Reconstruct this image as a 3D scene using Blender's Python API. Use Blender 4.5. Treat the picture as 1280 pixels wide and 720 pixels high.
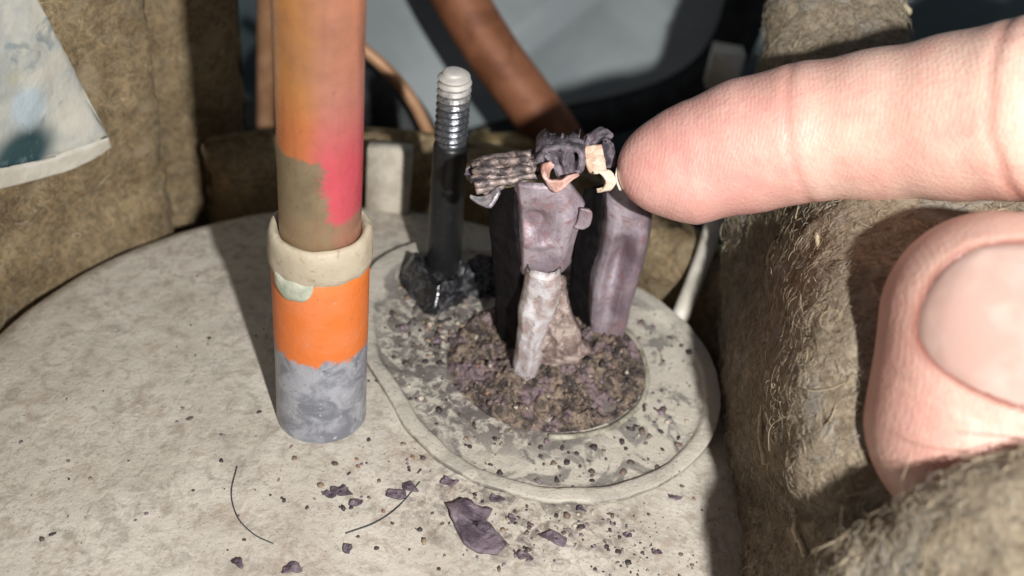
import bpy, math, random
import numpy as np

# ------------------------------------------------------------------ camera, light, world, exposure
S = 0.001                                   # all shapes below are written in millimetres
scene = bpy.context.scene
col = scene.collection
for o in list(bpy.data.objects): bpy.data.objects.remove(o)

cam_d = bpy.data.cameras.new('camera'); cam = bpy.data.objects.new('camera', cam_d); col.objects.link(cam)
scene.camera = cam
PITCH, ROLL = math.radians(40), math.radians(8)
from mathutils import Matrix, Vector
fw = Vector((0, math.cos(PITCH), -math.sin(PITCH)))
up0 = Vector((0, math.sin(PITCH), math.cos(PITCH)))
rt = math.cos(ROLL)*Vector((1, 0, 0)) + math.sin(ROLL)*up0
up = -math.sin(ROLL)*Vector((1, 0, 0)) + math.cos(ROLL)*up0
CAM = Vector((-7.313, -116.039, 110.626))
m = Matrix((rt, up, -fw)).transposed().to_4x4(); m.translation = CAM*S
cam.matrix_world = m
cam_d.sensor_width = 36; cam_d.angle = math.radians(50)
cam_d.clip_start = 0.002; cam_d.clip_end = 5
cam_d.dof.use_dof = True; cam_d.dof.focus_distance = 0.136
cam_d.dof.aperture_fstop = (cam_d.lens)/1.9       # entrance pupil of a phone lens, about 2 mm

# the phone's torch beside the lens
ld = bpy.data.lights.new('phone_torch', 'AREA'); ld.shape = 'DISK'; ld.size = 0.006; ld.energy = 0.80
ld.color = (1.0, 0.985, 0.96)
torch = bpy.data.objects.new('phone_torch', ld); col.objects.link(torch)
tp = CAM + rt*52 - up*10 - fw*70
m2 = Matrix((rt, up, -fw)).transposed().to_4x4(); m2.translation = tp*S
torch.matrix_world = m2

world = bpy.data.worlds.new('World'); scene.world = world; world.use_nodes = True
world.node_tree.nodes['Background'].inputs[0].default_value = (0.80, 0.88, 1.0, 1)
world.node_tree.nodes['Background'].inputs[1].default_value = 0.12
scene.view_settings.view_transform = 'Standard'; scene.view_settings.look = 'None'
scene.view_settings.exposure = 0; scene.view_settings.gamma = 1
scene.cycles.use_denoising = True
scene.cycles.max_bounces = 6

# ------------------------------------------------------------------ numeric helpers
rng = np.random.default_rng(7)
def A(*a): return np.array(a, float)
def nrm(v):
    v = np.asarray(v, float); return v/(np.linalg.norm(v, axis=-1, keepdims=True)+1e-12)
def _h(ix, iy, iz, s):
    h = (ix.astype(np.int64)*374761393 + iy.astype(np.int64)*668265263 + iz.astype(np.int64)*2147483647 + s*1274126177) & 0xffffffff
    h = ((h ^ (h >> 13))*1274126177) & 0xffffffff
    h = ((h ^ (h >> 15))*2246822519) & 0xffffffff
    return ((h ^ (h >> 16)) & 0xffffff)/float(0xffffff)
def vn(P, s=0):
    P = np.asarray(P, float); i = np.floor(P); f = P-i; f = f*f*(3-2*f); i = i.astype(np.int64)
    r = 0
    for dx in (0, 1):
        wx = f[..., 0] if dx else 1-f[..., 0]
        for dy in (0, 1):
            wy = f[..., 1] if dy else 1-f[..., 1]
            for dz in (0, 1):
                wz = f[..., 2] if dz else 1-f[..., 2]
                r = r + wx*wy*wz*_h(i[..., 0]+dx, i[..., 1]+dy, i[..., 2]+dz, s)
    return r*2-1
def fbm(P, sc, oc=4, s=0, gain=.5):
    P = np.asarray(P, float)*sc; r = 0; a = 1; t = 0
    for k in range(oc):
        r = r + a*vn(P*(2.03**k)+17.3*k, s+k); t += a; a *= gain
    return r/t
def sm(a, b, x):
    t = np.clip((x-a)/(b-a), 0, 1); return t*t*(3-2*t)
def spline(P, n, closed=False):
    """Catmull-Rom through the points, n samples"""
    P = np.asarray(P, float); k = len(P)
    t = np.linspace(0, k-1, n); i = np.minimum(np.floor(t).astype(int), k-2); f = (t-i)[(...,)+(None,)*(P.ndim-1)]
    Q = np.concatenate([(2*P[:1]-P[1:2]), P, (2*P[-1:]-P[-2:-1])], 0)
    a, b, c, d = Q[i], Q[i+1], Q[i+2], Q[i+3]
    return .5*(2*b + (c-a)*f + (2*a-5*b+4*c-d)*f*f + (3*b-a-3*c+d)*f**3)
def grid_faces(nu, nv, wrap_u=False, wrap_v=False, off=0):
    a = np.arange(nu*nv).reshape(nu, nv)+off
    if wrap_u: a = np.concatenate([a, a[:1]], 0)
    if wrap_v: a = np.concatenate([a, a[:, :1]], 1)
    return np.stack([a[:-1, :-1], a[1:, :-1], a[1:, 1:], a[:-1, 1:]], -1).reshape(-1, 4)

# ------------------------------------------------------------------ object helpers
def mesh(name, parts):
    """parts: list of (V, [face arrays]); one mesh data block, metres"""
    me = bpy.data.meshes.new(name); VV = []; idx = []; tot = []; off = 0
    for V, Fs in parts:
        for F in Fs:
            F = np.asarray(F)
            if len(F) == 0: continue
            if F.ndim == 1: F = F[None]
            idx.append((F+off).ravel()); tot.append(np.full(len(F), F.shape[1]))
        VV.append(np.asarray(V, float)); off += len(V)
    V = np.concatenate(VV)*S; idx = np.concatenate(idx); tot = np.concatenate(tot)
    me.vertices.add(len(V)); me.vertices.foreach_set('co', V.ravel())
    me.loops.add(len(idx)); me.loops.foreach_set('vertex_index', idx.astype(np.int32))
    me.polygons.add(len(tot)); st = np.concatenate([[0], np.cumsum(tot)[:-1]])
    me.polygons.foreach_set('loop_start', st.astype(np.int32)); me.polygons.foreach_set('loop_total', tot.astype(np.int32))
    me.update(calc_edges=True); me.validate()
    return me
def obj(name, parts, mat=None, parent=None, smooth=True, base=None):
    if isinstance(parts, tuple): parts = [parts]
    if parent is None and base is not None:
        b = np.asarray(base, float); parts = [(np.asarray(V)-b, F) for V, F in parts]
    me = mesh(name, parts)
    if smooth: me.polygons.foreach_set('use_smooth', [True]*len(me.polygons))
    o = bpy.data.objects.new(name, me); col.objects.link(o)
    if mat: me.materials.append(mat)
    if parent is not None:
        o.parent = parent
        q = parent; L = Vector((0, 0, 0))
        while q is not None: L += q.location; q = q.parent
        o.location = -L
    elif base is not None: o.location = Vector([float(v)*S for v in base])
    return o
def tag(o, label=None, cat=None, group=None, kind=None):
    if label: o['label'] = label
    if cat: o['category'] = cat
    if group: o['group'] = group
    if kind: o['kind'] = kind
    return o
def empty(name, loc, label, cat, group=None):
    e = bpy.data.objects.new(name, None); col.objects.link(e); e.location = Vector([float(v)*S for v in loc])
    e.empty_display_size = .005
    return tag(e, label, cat, group)
def colattr(o, C):
    a = o.data.color_attributes.new('Tint', 'FLOAT_COLOR', 'POINT')
    C = np.concatenate([C, np.ones((len(C), 1))], 1); a.data.foreach_set('color', C.ravel().astype(np.float32))

# ------------------------------------------------------------------ shape helpers (each returns (V, faces))
def tube(P, r, sides=10, n=None, cap=True):
    P = np.asarray(P, float)
    if n: P = spline(P, n)
    k = len(P); r = np.asarray(r, float)
    r = np.full(k, float(r)) if r.ndim == 0 else (np.interp(np.linspace(0, 1, k), np.linspace(0, 1, len(r)), r))
    T = nrm(np.gradient(P, axis=0)); up_ = A(0, 0, 1) if abs(T[0][2]) < .9 else A(1, 0, 0)
    N = nrm(np.cross(T[0], up_)); V = []; th = np.arange(sides)*2*np.pi/sides
    for i in range(k):
        N = nrm(N-T[i]*np.dot(N, T[i])); B = np.cross(T[i], N)
        V.append(P[i]+r[i]*(np.cos(th)[:, None]*N+np.sin(th)[:, None]*B))
    V = np.concatenate(V); F = [grid_faces(k, sides, wrap_v=True)]
    if cap: F += [np.arange(sides), np.arange(sides)[::-1]+(k-1)*sides]
    return V, F
def lathe(prof, c, seg=64, warp=None, capb=True, capt=True):
    prof = np.asarray(prof, float); th = np.arange(seg)*2*np.pi/seg; n = len(prof)
    V = np.stack([prof[:, 0:1]*np.cos(th), prof[:, 0:1]*np.sin(th), np.repeat(prof[:, 1:2], seg, 1)], -1)
    if warp is not None: V = warp(V, th)
    V = V.reshape(-1, 3)+np.asarray(c, float); F = [grid_faces(n, seg, wrap_v=True)[:, ::-1]]
    if capb: F.append(np.arange(seg)[::-1])
    if capt: F.append(np.arange(seg)+(n-1)*seg)
    return V, F
def box(c, d, ax=None):
    c = np.asarray(c, float); d = np.asarray(d, float)/2
    ax = np.eye(3) if ax is None else np.asarray(ax, float)
    s = np.array([(x, y, z) for z in (-1, 1) for x, y in ((-1, -1), (1, -1), (1, 1), (-1, 1))], float)*d
    return c+s@ax, [np.array([(3, 2, 1, 0), (4, 5, 6, 7), (0, 1, 5, 4), (1, 2, 6, 5), (2, 3, 7, 6), (3, 0, 4, 7)])]
def pillow_sheet(ctrl, nu, nv, T, amp=.6, sc=.12, seed=0, edge=None, fine=.25):
    """thick soft sheet through a grid of points, rounded borders. also returns front points and normals"""
    G = np.asarray(ctrl, float); G = spline(G, nu); G = np.swapaxes(spline(np.swapaxes(G, 0, 1), nv), 0, 1)
    if np.mean(np.sum(np.cross(np.gradient(G, axis=1), np.gradient(G, axis=0))*(np.array(CAM)-G), -1)) < 0: G = G[:, ::-1].copy()
    N = nrm(np.cross(np.gradient(G, axis=1), np.gradient(G, axis=0)))
    def dist(ax):
        d = np.linalg.norm(np.diff(G, axis=ax), axis=-1); s = np.zeros(G.shape[:2])
        c = np.cumsum(d, axis=ax)
        if ax == 0: s[1:] = c; tot = c[-1:]
        else: s[:, 1:] = c; tot = c[:, -1:]
        return np.minimum(s, tot-s)
    e = edge or T/2
    q = np.clip(np.minimum(dist(0), dist(1))/e, 0, 1)
    prof = np.sqrt(np.clip(1-(1-q)**2, 0, 1))
    d = amp*fbm(G, sc, 4, seed)*1.6 + fine*fbm(G, .9, 3, seed+9)
    Fp = G + N*(prof*T/2)[..., None] + N*(d*(.25+.75*prof))[..., None] + .5*np.stack([fbm(G, .35, 3, seed+30+k) for k in range(3)], -1)*(1-.4*prof)[..., None]*amp
    Bp = G - N*(prof*T/2)[..., None] - N*(.01)
    F1 = grid_faces(nu, nv); off = nu*nv
    F2 = F1[:, ::-1]+off
    b = np.concatenate([np.arange(nv-1), np.arange(nu-1)*nv+nv-1, np.arange(nv-1, 0, -1)+(nu-1)*nv, np.arange(nu-1, 0, -1)*nv])
    b2 = np.roll(b, -1); F3 = np.stack([b, b2, b2+off, b+off], -1)
    Nn = nrm(np.cross(np.gradient(Fp, axis=1), np.gradient(Fp, axis=0)))
    return (np.concatenate([Fp.reshape(-1, 3), Bp.reshape(-1, 3)]), [F1[:, ::-1], F2[:, ::-1], F3]), Fp, Nn
def fibre_mesh(PP, r, sides=3):
    """PP: N x K x 3 fibres, thin tubes"""
    N, K, _ = PP.shape; T = nrm(np.gradient(PP, axis=1)); ref = nrm(rng.normal(size=(N, 1, 3)))
    X = nrm(np.cross(T, ref)); Y = np.cross(T, X); th = np.arange(sides)*2*np.pi/sides
    rr = np.asarray(r).reshape(N, 1, 1, 1)*np.linspace(1, .6, K).reshape(1, K, 1, 1)
    V = PP[:, :, None]+rr*(np.cos(th)[:, None]*X[:, :, None]+np.sin(th)[:, None]*Y[:, :, None])
    g = grid_faces(K, sides, wrap_v=True); F = (g[None]+(np.arange(N)*K*sides)[:, None, None]).reshape(-1, 4)
    return V.reshape(-1, 3), [F]
def fuzz(Fp, Nn, n, lmin, lmax, r, lift, seed, cond=None):
    nu, nv = Fp.shape[:2]; g = np.random.default_rng(seed)
    i = g.integers(1, nu-1, n); j = g.integers(1, nv-1, n)
    p = Fp[i, j]; N = Nn[i, j]
    if cond is not None:
        k = cond(p); p = p[k]; N = N[k]; n = len(p)
    p = p+g.normal(size=(n, 3))*.35
    t = nrm(np.cross(N, g.normal(size=(n, 3)))); b = np.cross(N, t)
    L = g.uniform(lmin, lmax, n)*g.choice([.6, 1, 1, 1.5], n); K = 6; s = np.linspace(0, 1, K)
    curv = g.normal(size=n)*.9; a = curv[:, None]*s; lf = g.uniform(.1, 1, n)*lift
    along = L[:, None]*s*np.cos(a); side = L[:, None]*s*np.sin(a)
    h = -.15+(lf[:, None])*np.sin(np.pi*np.clip(s*g.uniform(.5, 1.1, n)[:, None], 0, 1))
    PP = p[:, None]+along[..., None]*t[:, None]+side[..., None]*b[:, None]+h[..., None]*N[:, None]
    return PP, g.uniform(.6, 1.3, n)*r
def surface_nets(D, origin, h):
    nx, ny, nz = D.shape; ins = D < 0
    cnt = np.zeros((nx-1, ny-1, nz-1)); acc = np.zeros((nx-1, ny-1, nz-1, 3))
    cs = [(a, b, c) for a in (0, 1) for b in (0, 1) for c in (0, 1)]
    sl = lambda c: D[c[0]:nx-1+c[0], c[1]:ny-1+c[1], c[2]:nz-1+c[2]]
    c8 = sum((sl(c) < 0).astype(np.int8) for c in cs); act = (c8 > 0) & (c8 < 8)
    ai = np.argwhere(act)
    val = {c: D[ai[:, 0]+c[0], ai[:, 1]+c[1], ai[:, 2]+c[2]] for c in cs}
    num = np.zeros((len(ai), 3)); den = np.zeros(len(ai))
    for c in cs:
        for ax in range(3):
            if c[ax] == 0:
                d = list(c); d[ax] = 1; d = tuple(d); a, b = val[c], val[d]; x = (a < 0) != (b < 0)
                t = np.where(x, a/(a-b+1e-20), 0); pos = np.repeat(np.array([c], float), len(ai), 0); pos[:, ax] = t
                num += pos*x[:, None]; den += x
    V = origin+h*(ai+num/den[:, None])
    ID = np.full(act.shape, -1, np.int64); ID[tuple(ai.T)] = np.arange(len(ai)); Fs = []
    for ax in range(3):
        s0 = [slice(1, -1)]*3; s0[ax] = slice(0, D.shape[ax]-1); s1 = list(s0); s1[ax] = slice(1, D.shape[ax])
        a = ins[tuple(s0)]; b = ins[tuple(s1)]
        e = np.argwhere(a != b); fl = a[tuple(e.T)]
        e = e.copy(); o1, o2 = (ax+1) % 3, (ax+2) % 3
        e[:, o1] += 1; e[:, o2] += 1
        def cell(d1, d2):
            q = e.copy(); q[:, o1] -= d1; q[:, o2] -= d2; return ID[tuple(q.T)]
        f = np.stack([cell(1, 1), cell(0, 1), cell(0, 0), cell(1, 0)], -1)
        f[~fl] = f[~fl][:, ::-1]; Fs.append(f)
    return V, np.concatenate(Fs)

# ------------------------------------------------------------------ materials
class M:
    def __init__(s, name):
        s.m = bpy.data.materials.new(name); s.m.use_nodes = True; s.t = s.m.node_tree; s.n = s.t.nodes
        s.b = s.n['Principled BSDF']
        tc = s.n.new('ShaderNodeTexCoord'); mp = s.n.new('ShaderNodeMapping'); mp.inputs['Scale'].default_value = (1000, 1000, 1000)
        s.t.links.new(tc.outputs['Object'], mp.inputs['Vector']); s.co = mp.outputs[0]
    def _in(s, sock, v):
        if hasattr(v, 'is_output'): s.t.links.new(v, sock)
        elif isinstance(v, (tuple, list)) and len(v) == 3 and sock.type == 'RGBA': sock.default_value = (*v, 1)
        else: sock.default_value = v
    def noise(s, sc, det=4, rough=.55, dist=0, co=None, off=0):
        n = s.n.new('ShaderNodeTexNoise'); v = co or s.co
        if off: v = s.vadd(v, (off, off*.7, -off))
        s.t.links.new(v, n.inputs['Vector']); n.inputs['Scale'].default_value = sc; n.inputs['Detail'].default_value = det
        n.inputs['Roughness'].default_value = rough; n.inputs['Distortion'].default_value = dist
        return n.outputs['Fac']
    def vor(s, sc, feat='F1', co=None):
        n = s.n.new('ShaderNodeTexVoronoi'); n.feature = feat; s.t.links.new(co or s.co, n.inputs['Vector']); n.inputs['Scale'].default_value = sc
        return n.outputs['Distance']
    def vadd(s, a, b):
        n = s.n.new('ShaderNodeVectorMath'); n.operation = 'ADD'; s._in(n.inputs[0], a); s._in(n.inputs[1], b); return n.outputs[0]
    def vmul(s, a, b):
        n = s.n.new('ShaderNodeVectorMath'); n.operation = 'MULTIPLY'; s._in(n.inputs[0], a); s._in(n.inputs[1], b); return n.outputs[0]
    def math(s, op, a, b=0, c=0):
        n = s.n.new('ShaderNodeMath'); n.operation = op; s._in(n.inputs[0], a); s._in(n.inputs[1], b); s._in(n.inputs[2], c); return n.outputs[0]
    def rng(s, f, a, b, lo=0, hi=1):
        n = s.n.new('ShaderNodeMapRange'); n.interpolation_type = 'SMOOTHSTEP'; s._in(n.inputs[0], f)
        for k, v in zip((1, 2, 3, 4), (a, b, lo, hi)): s._in(n.inputs[k], v)
        return n.outputs[0]
    def mix(s, f, a, b, mode='MIX'):
        n = s.n.new('ShaderNodeMix'); n.data_type = 'RGBA'; n.blend_type = mode
        s._in(n.inputs[0], f); s._in(n.inputs[6], a); s._in(n.inputs[7], b); return n.outputs[2]
    def xyz(s, co=None):
        n = s.n.new('ShaderNodeSeparateXYZ'); s.t.links.new(co or s.co, n.inputs[0]); return n.outputs
    def dist(s, p, co=None, scl=(1, 1, 1)):
        n = s.n.new('ShaderNodeVectorMath'); n.operation = 'SUBTRACT'; s.t.links.new(co or s.co, n.inputs[0]); n.inputs[1].default_value = p
        v = s.vmul(n.outputs[0], scl)
        l = s.n.new('ShaderNodeVectorMath'); l.operation = 'LENGTH'; s.t.links.new(v, l.inputs[0]); return l.outputs['Value']
    def attr(s, name='Tint'):
        n = s.n.new('ShaderNodeAttribute'); n.attribute_name = name; return n.outputs['Color']
    def bump(s, h, dist_mm, strength=1, prev=None):
        n = s.n.new('ShaderNodeBump'); n.inputs['Distance'].default_value = dist_mm*S; n.inputs['Strength'].default_value = strength
        s.t.links.new(h, n.inputs['Height'])
        if prev is not None: s.t.links.new(prev, n.inputs['Normal'])
        s.t.links.new(n.outputs[0], s.b.inputs['Normal']); return n.outputs[0]
    def done(s, color, rough=.6, metal=0, spec=.4, **kw):
        s._in(s.b.inputs['Base Color'], color); s._in(s.b.inputs['Roughness'], rough); s._in(s.b.inputs['Metallic'], metal)
        s._in(s.b.inputs['Specular IOR Level'], spec)
        for k, v in kw.items(): s._in(s.b.inputs[k.replace('_', ' ')], v)
        return s.m

def m_shell():
    k = M('dusty_beige_paint')
    n1 = k.noise(.06, 5, .6); n2 = k.noise(.45, 5, .65, 0.6); n3 = k.noise(2.2, 4, .7)
    c = k.mix(k.rng(n1, .35, .65), (.50, .455, .385), (.60, .555, .48))
    c = k.mix(k.rng(n2, .46, .68, 0, .75), c, (.33, .29, .24))
    c = k.mix(k.rng(k.noise(.22, 6, .7, 1.2, off=31), .50, .68, 0, .6), c, (.37, .29, .225))
    c = k.mix(k.rng(n3, .56, .72, 0, .7), c, (.22, .18, .145))
    c = k.mix(k.rng(k.noise(4.5, 2, .5, off=5), .66, .74, 0, .8), c, (.075, .06, .055))
    spill = k.math('MULTIPLY', k.rng(k.dist((-3, -27, -2), None, (.55, 1.25, .2)), 5, 13, 1, 0), k.rng(k.noise(.5, 6, .72, .8, off=23), .45, .62))
    c = k.mix(k.math('MULTIPLY', spill, .75), c, (.13, .105, .095))
    k.bump(k.noise(1.6, 6, .7), .35, .6, k.bump(k.noise(.25, 3), .8, .5))
    return k.done(c, .85, 0, .25)
def m_flange():
    k = M('smudged_flange_paint')
    c = k.mix(k.noise(.3, 5, .6), (.46, .42, .35), (.58, .54, .46))
    sm_ = k.rng(k.noise(.16, 5, .62, 1.0, off=12), .51, .59)
    near = k.rng(k.dist((-7, 3, 0), None, (1, .95, 1)), 15, 24, 1, 0)
    lz = k.rng(k.xyz()[2], .45, .0)
    sm_ = k.math('MULTIPLY', sm_, k.math('MAXIMUM', lz, .25))
    c = k.mix(k.math('MULTIPLY', sm_, .66), c, (.10, .095, .095))
    c = k.mix(k.math('MULTIPLY', k.rng(k.noise(.5, 5, .7, .7, off=3), .40, .55), k.math('MULTIPLY', near, lz)), c, (.15, .13, .12))
    c = k.mix(k.rng(k.noise(2.5, 3, .6), .62, .7, 0, .8), c, (.09, .07, .06))
    k.bump(k.noise(1.2, 6, .7), .35, .8)
    return k.done(c, k.rng(sm_, 0, 1, .75, .45), 0, .4)
def m_crust():
    k = M('burnt_crust')
    n = k.noise(.5, 6, .7, .8)
    c = k.mix(k.rng(n, .38, .64), (.035, .026, .026), (.32, .24, .175))
    c = k.mix(k.rng(k.noise(.22, 4, .6, off=9), .50, .60, 0, .75), c, (.27, .19, .215))
    c = k.mix(k.rng(k.noise(1.0, 5, .7, .5, off=2), .50, .64, 0, .85), c, (.035, .027, .028))
    c = k.mix(k.rng(k.noise(2.4, 3, .6, off=7), .64, .7, 0, .8), c, (.52, .46, .38))
    k.bump(k.noise(2.0, 6, .75), .5, .9)
    return k.done(c, k.rng(n, .35, .65, .38, .75), 0, .5)
def m_burnt():
    k = M('heat_stained_purple_metal')
    n = k.noise(.14, 4, .5, .3)
    c = k.mix(k.rng(n, .36, .64), (.235, .175, .205), (.47, .405, .45))
    c = k.mix(k.rng(k.noise(1.5, 4, .7, 0, co=k.vmul(k.co, (1, 1, .12))), .52, .75, 0, .45), c, (.62, .56, .60))
    c = k.mix(k.rng(k.noise(.6, 4, .6, 1, off=4), .48, .64, 0, .8), c, (.33, .20, .205))
    c = k.mix(k.rng(k.noise(.9, 5, .72, .4, off=8), .57, .72, 0, .65), c, (.07, .05, .055))
    c = k.mix(k.rng(k.noise(3.5, 3, .6, off=1), .66, .74, 0, .8), c, (.5, .43, .38))
    k.bump(k.noise(1.3, 5, .7), .25, .7)
    return k.done(c, k.rng(n, .3, .7, .30, .55), .3, .5)
def m_pin():
    k = M('scorched_pin_metal')
    n = k.noise(.4, 4, .6, .5)
    c = k.mix(k.rng(n, .36, .62), (.46, .36, .34), (.70, .67, .685))
    c = k.mix(k.rng(k.noise(1.3, 5, .7, off=8), .56, .7, 0, .8), c, (.12, .08, .075))
    k.bump(k.noise(1.5, 5, .7), .3, .8)
    return k.done(c, .42, .2, .5)
def m_simple(name, a, b, sc=.5, rough=.6, metal=0, bump=.2, bsc=1.5, spec=.4, lo=.38, hi=.62, **kw):
    k = M(name); c = k.mix(k.rng(k.noise(sc, 5, .6, .4), lo, hi), a, b)
    if bump: k.bump(k.noise(bsc, 5, .65), bump, .7)
    return k.done(c, rough, metal, spec, **kw)
def m_epoxy():
    k = M('charred_black_plastic')
    n = k.noise(.5, 5, .65, .6)
    c = k.mix(k.rng(n, .48, .68), (.014, .014, .016), (.12, .12, .13))
    c = k.mix(k.rng(k.noise(1.4, 4, .65), .64, .74, 0, .5), c, (.30, .28, .26))
    k.bump(k.noise(.35, 3, .5), .5, .5)
    return k.done(c, k.rng(n, .4, .6, .16, .36), 0, .6)
def m_sleeve():
    k = M('black_sleeve'); n = k.noise(.8, 5, .65)
    c = k.mix(k.rng(n, .55, .75, 0, .5), (.012, .012, .013), (.05, .05, .05))
    k.bump(k.noise(1.2, 4), .12, .5); return k.done(c, .38, 0, .5)
def m_thread():
    k = M('thread_steel'); z = k.xyz()[2]
    n = k.noise(1.2, 5, .7)
    ztop = k.rng(k.math('ADD', z, k.math('MULTIPLY', k.math('SUBTRACT', n, .5), 5)), 30.5, 35.5)
    c = k.mix(ztop, (.13, .14, .16), (.58, .54, .50))
    c = k.mix(k.rng(k.noise(2.4, 4, .7, off=3), .5, .66, 0, .7), c, (.42, .40, .39))
    k.bump(k.noise(3, 4), .1, .6)
    return k.done(c, k.rng(ztop, 0, 1, .3, .6), k.rng(ztop, 0, 1, .75, .25), .5)
def m_socket():
    k = M('socket_heat_paint')
    w = k.vadd(k.co, k.vmul(k.noise(.25, 4, .6), (0, 0, 0))); z = k.xyz()[2]
    wz = k.math('ADD', z, k.math('MULTIPLY', k.math('SUBTRACT', k.noise(.35, 5, .65, .4), .5), 7))
    g = k.mix(k.rng(k.noise(.28, 5, .65, .5), .36, .64), (.17, .175, .205), (.36, .365, .40)); g = k.mix(k.rng(k.noise(1.0, 5, .7, off=51), .60, .70, 0, .8), g, (.55, .53, .50)); g = k.mix(k.rng(k.noise(.8, 5, .7, off=77), .60, .72, 0, .7), g, (.09, .08, .08))
    c = k.mix(k.rng(wz, 16.4, 17.4), g, (.70, .175, .035))
    c = k.mix(k.math('MULTIPLY', k.rng(wz, 16.4, 17.4), k.rng(k.noise(.16, 3, .5, off=22), .4, .65, 0, .7)), c, (.72, .22, .08))
    c = k.mix(k.math('MULTIPLY', k.rng(k.noise(1.3, 4, .7, off=3), .65, .72), k.rng(wz, 15, 18)), c, (.45, .40, .36))
    c = k.mix(k.rng(wz, 30.6, 31.5), c, (.60, .54, .43))
    c = k.mix(k.rng(k.noise(2, 4, .7, off=17), .64, .72, 0, .6), c, (.13, .10, .08))
    k.bump(k.noise(1.1, 5, .7), .2, .6)
    return k.done(c, k.rng(wz, 13, 19, .34, .5), 0, .45)
def m_collar():
    k = M('cream_brazing_lip')
    c = k.mix(k.noise(.5, 5, .65), (.40, .33, .23), (.57, .50, .38))
    c = k.mix(k.rng(k.noise(1.1, 5, .7, .6, off=6), .57, .68, 0, .6), c, (.20, .135, .08))
    k.bump(k.noise(.7, 4, .6), .25, .5); return k.done(c, .6, 0, .4)
def m_copper_pipe():
    k = M('heat_tint_reflection_copper'); X = k.xyz(); x, y, z = X[0], X[1], X[2]
    w = k.math('MULTIPLY', k.math('SUBTRACT', k.noise(.16, 3, .5, .3), .5), 6)
    wz = k.math('ADD', z, w); xx = k.math('ADD', x, k.math('MULTIPLY', w, .35))
    c = k.mix(k.rng(wz, 48, 58), (.72, .24, .09), (.62, .28, .095))
    c = k.mix(k.math('MULTIPLY', k.rng(xx, -30.2, -27.6), k.rng(wz, 46, 72, 1, .5)), c, (.55, .235, .18))  # mauve right half: a reflection's vertical split painted into the colour
    c = k.mix(k.math('MULTIPLY', k.rng(k.noise(.12, 3, .5, .3, off=14), .42, .66, 0, .55), k.rng(wz, 46, 54)), c, (.36, .17, .125))
    pink = k.math('MULTIPLY', k.rng(xx, -31.2, -27.5), k.rng(wz, 55, 44, 0, .95))
    c = k.mix(pink, c, (.78, .115, .15))
    jag = k.math('MULTIPLY', k.math('SUBTRACT', k.noise(.45, 5, .7, .8, off=63), .5), 5)
    kh = k.math('MULTIPLY', k.rng(k.math('ADD', z, k.math('MULTIPLY', jag, .5)), 46.5, 45.9), k.rng(k.math('ADD', k.math('ADD', x, k.math('MULTIPLY', k.math('SUBTRACT', z, 41), .16)), jag), -27.2, -28.4))
    kk = k.mix(k.noise(.5, 5, .6), (.20, .145, .08), (.40, .31, .20))
    c = k.mix(kh, c, kk)
    c = k.mix(k.rng(wz, 39.0, 37.6, 0, .8), c, (.36, .25, .15))
    stk = k.noise(1.2, 5, .7, 0, co=k.vmul(k.co, (1, 1, .06)))
    c = k.mix(k.rng(stk, .5, .75, 0, .4), c, (.30, .13, .07))
    c = k.mix(k.rng(k.noise(.9, 5, .75, .5, off=91), .60, .72, 0, .55), c, (.20, .11, .07))
    k.bump(k.noise(.8, 5, .6), .12, .5)
    return k.done(c, k.rng(k.noise(.5, 4), .35, .65, .26, .42), .42, .5)
def m_felt(name, a, b, c3, blot=.65):
    k = M(name)
    n = k.noise(.13, 6, .68, .8); f = k.noise(.55, 6, .75, 1.2)
    c = k.mix(k.rng(n, .36, .64), a, b); c = k.mix(k.rng(f, .38, .62), k.mix(.6, c, (.10, .075, .05)), c)
    c = k.mix(k.rng(k.noise(1.6, 5, .75, 2.0, off=55), .54, .68, 0, .7), c, (.60, .53, .41))
    c = k.mix(k.rng(k.noise(.17, 4, .6, .8, off=40), .53, .66, 0, .7), c, c3)
    c = k.mix(k.rng(k.noise(.3, 5, .7, .8, off=70), .56, .72, 0, blot), c, (.12, .085, .05))
    k.bump(k.noise(1.2, 6, .8, 1.5), .6, .9)
    return k.done(c, .95, 0, .1)
def m_fibre():
    k = M('felt_fibre'); return k.done(k.attr(), .7, 0, .3)
def m_skin():
    k = M('skin')
    n = k.noise(.09, 4, .55); f = k.noise(.9, 4, .6)
    c = k.mix(k.rng(n, .36, .64), (.70, .42, .335), (.78, .53, .425))
    c = k.mix(k.rng(f, .45, .7, 0, .25), c, (.68, .32, .27))
    c = k.mix(k.rng(k.noise(.22, 5, .65, .5, off=19), .48, .66, 0, .35), c, (.70, .34, .29))
    c = k.mix(1.0, c, k.attr(), 'MULTIPLY')
    n1 = k.bump(k.noise(.9, 6, .75, .6), .13, .5, k.bump(k.vor(1.9), .09, .5))
    wv = k.n.new('ShaderNodeTexWave'); wv.inputs['Scale'].default_value = .75; wv.inputs['Distortion'].default_value = 7; wv.inputs['Detail'].default_value = 1; wv.inputs['Detail Scale'].default_value = .25
    k.t.links.new(k.co, wv.inputs['Vector'])
    k.bump(wv.outputs['Fac'], .05, .25, n1)
    mt = k.done(c, .42, 0, .5, Subsurface_Weight=.35, Subsurface_Scale=.0016)
    k.b.inputs['Subsurface Radius'].default_value = (1, .42, .25)
    return mt
def m_nail():
    k = M('nail'); n = k.noise(.16, 3, .5)
    c = k.mix(k.rng(n, .4, .62), (.50, .325, .275), (.59, .41, .35))
    k.bump(k.noise(.5, 2), .05, .4)
    return k.done(c, .30, 0, .5, Subsurface_Weight=.2, Subsurface_Scale=.001)

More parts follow.
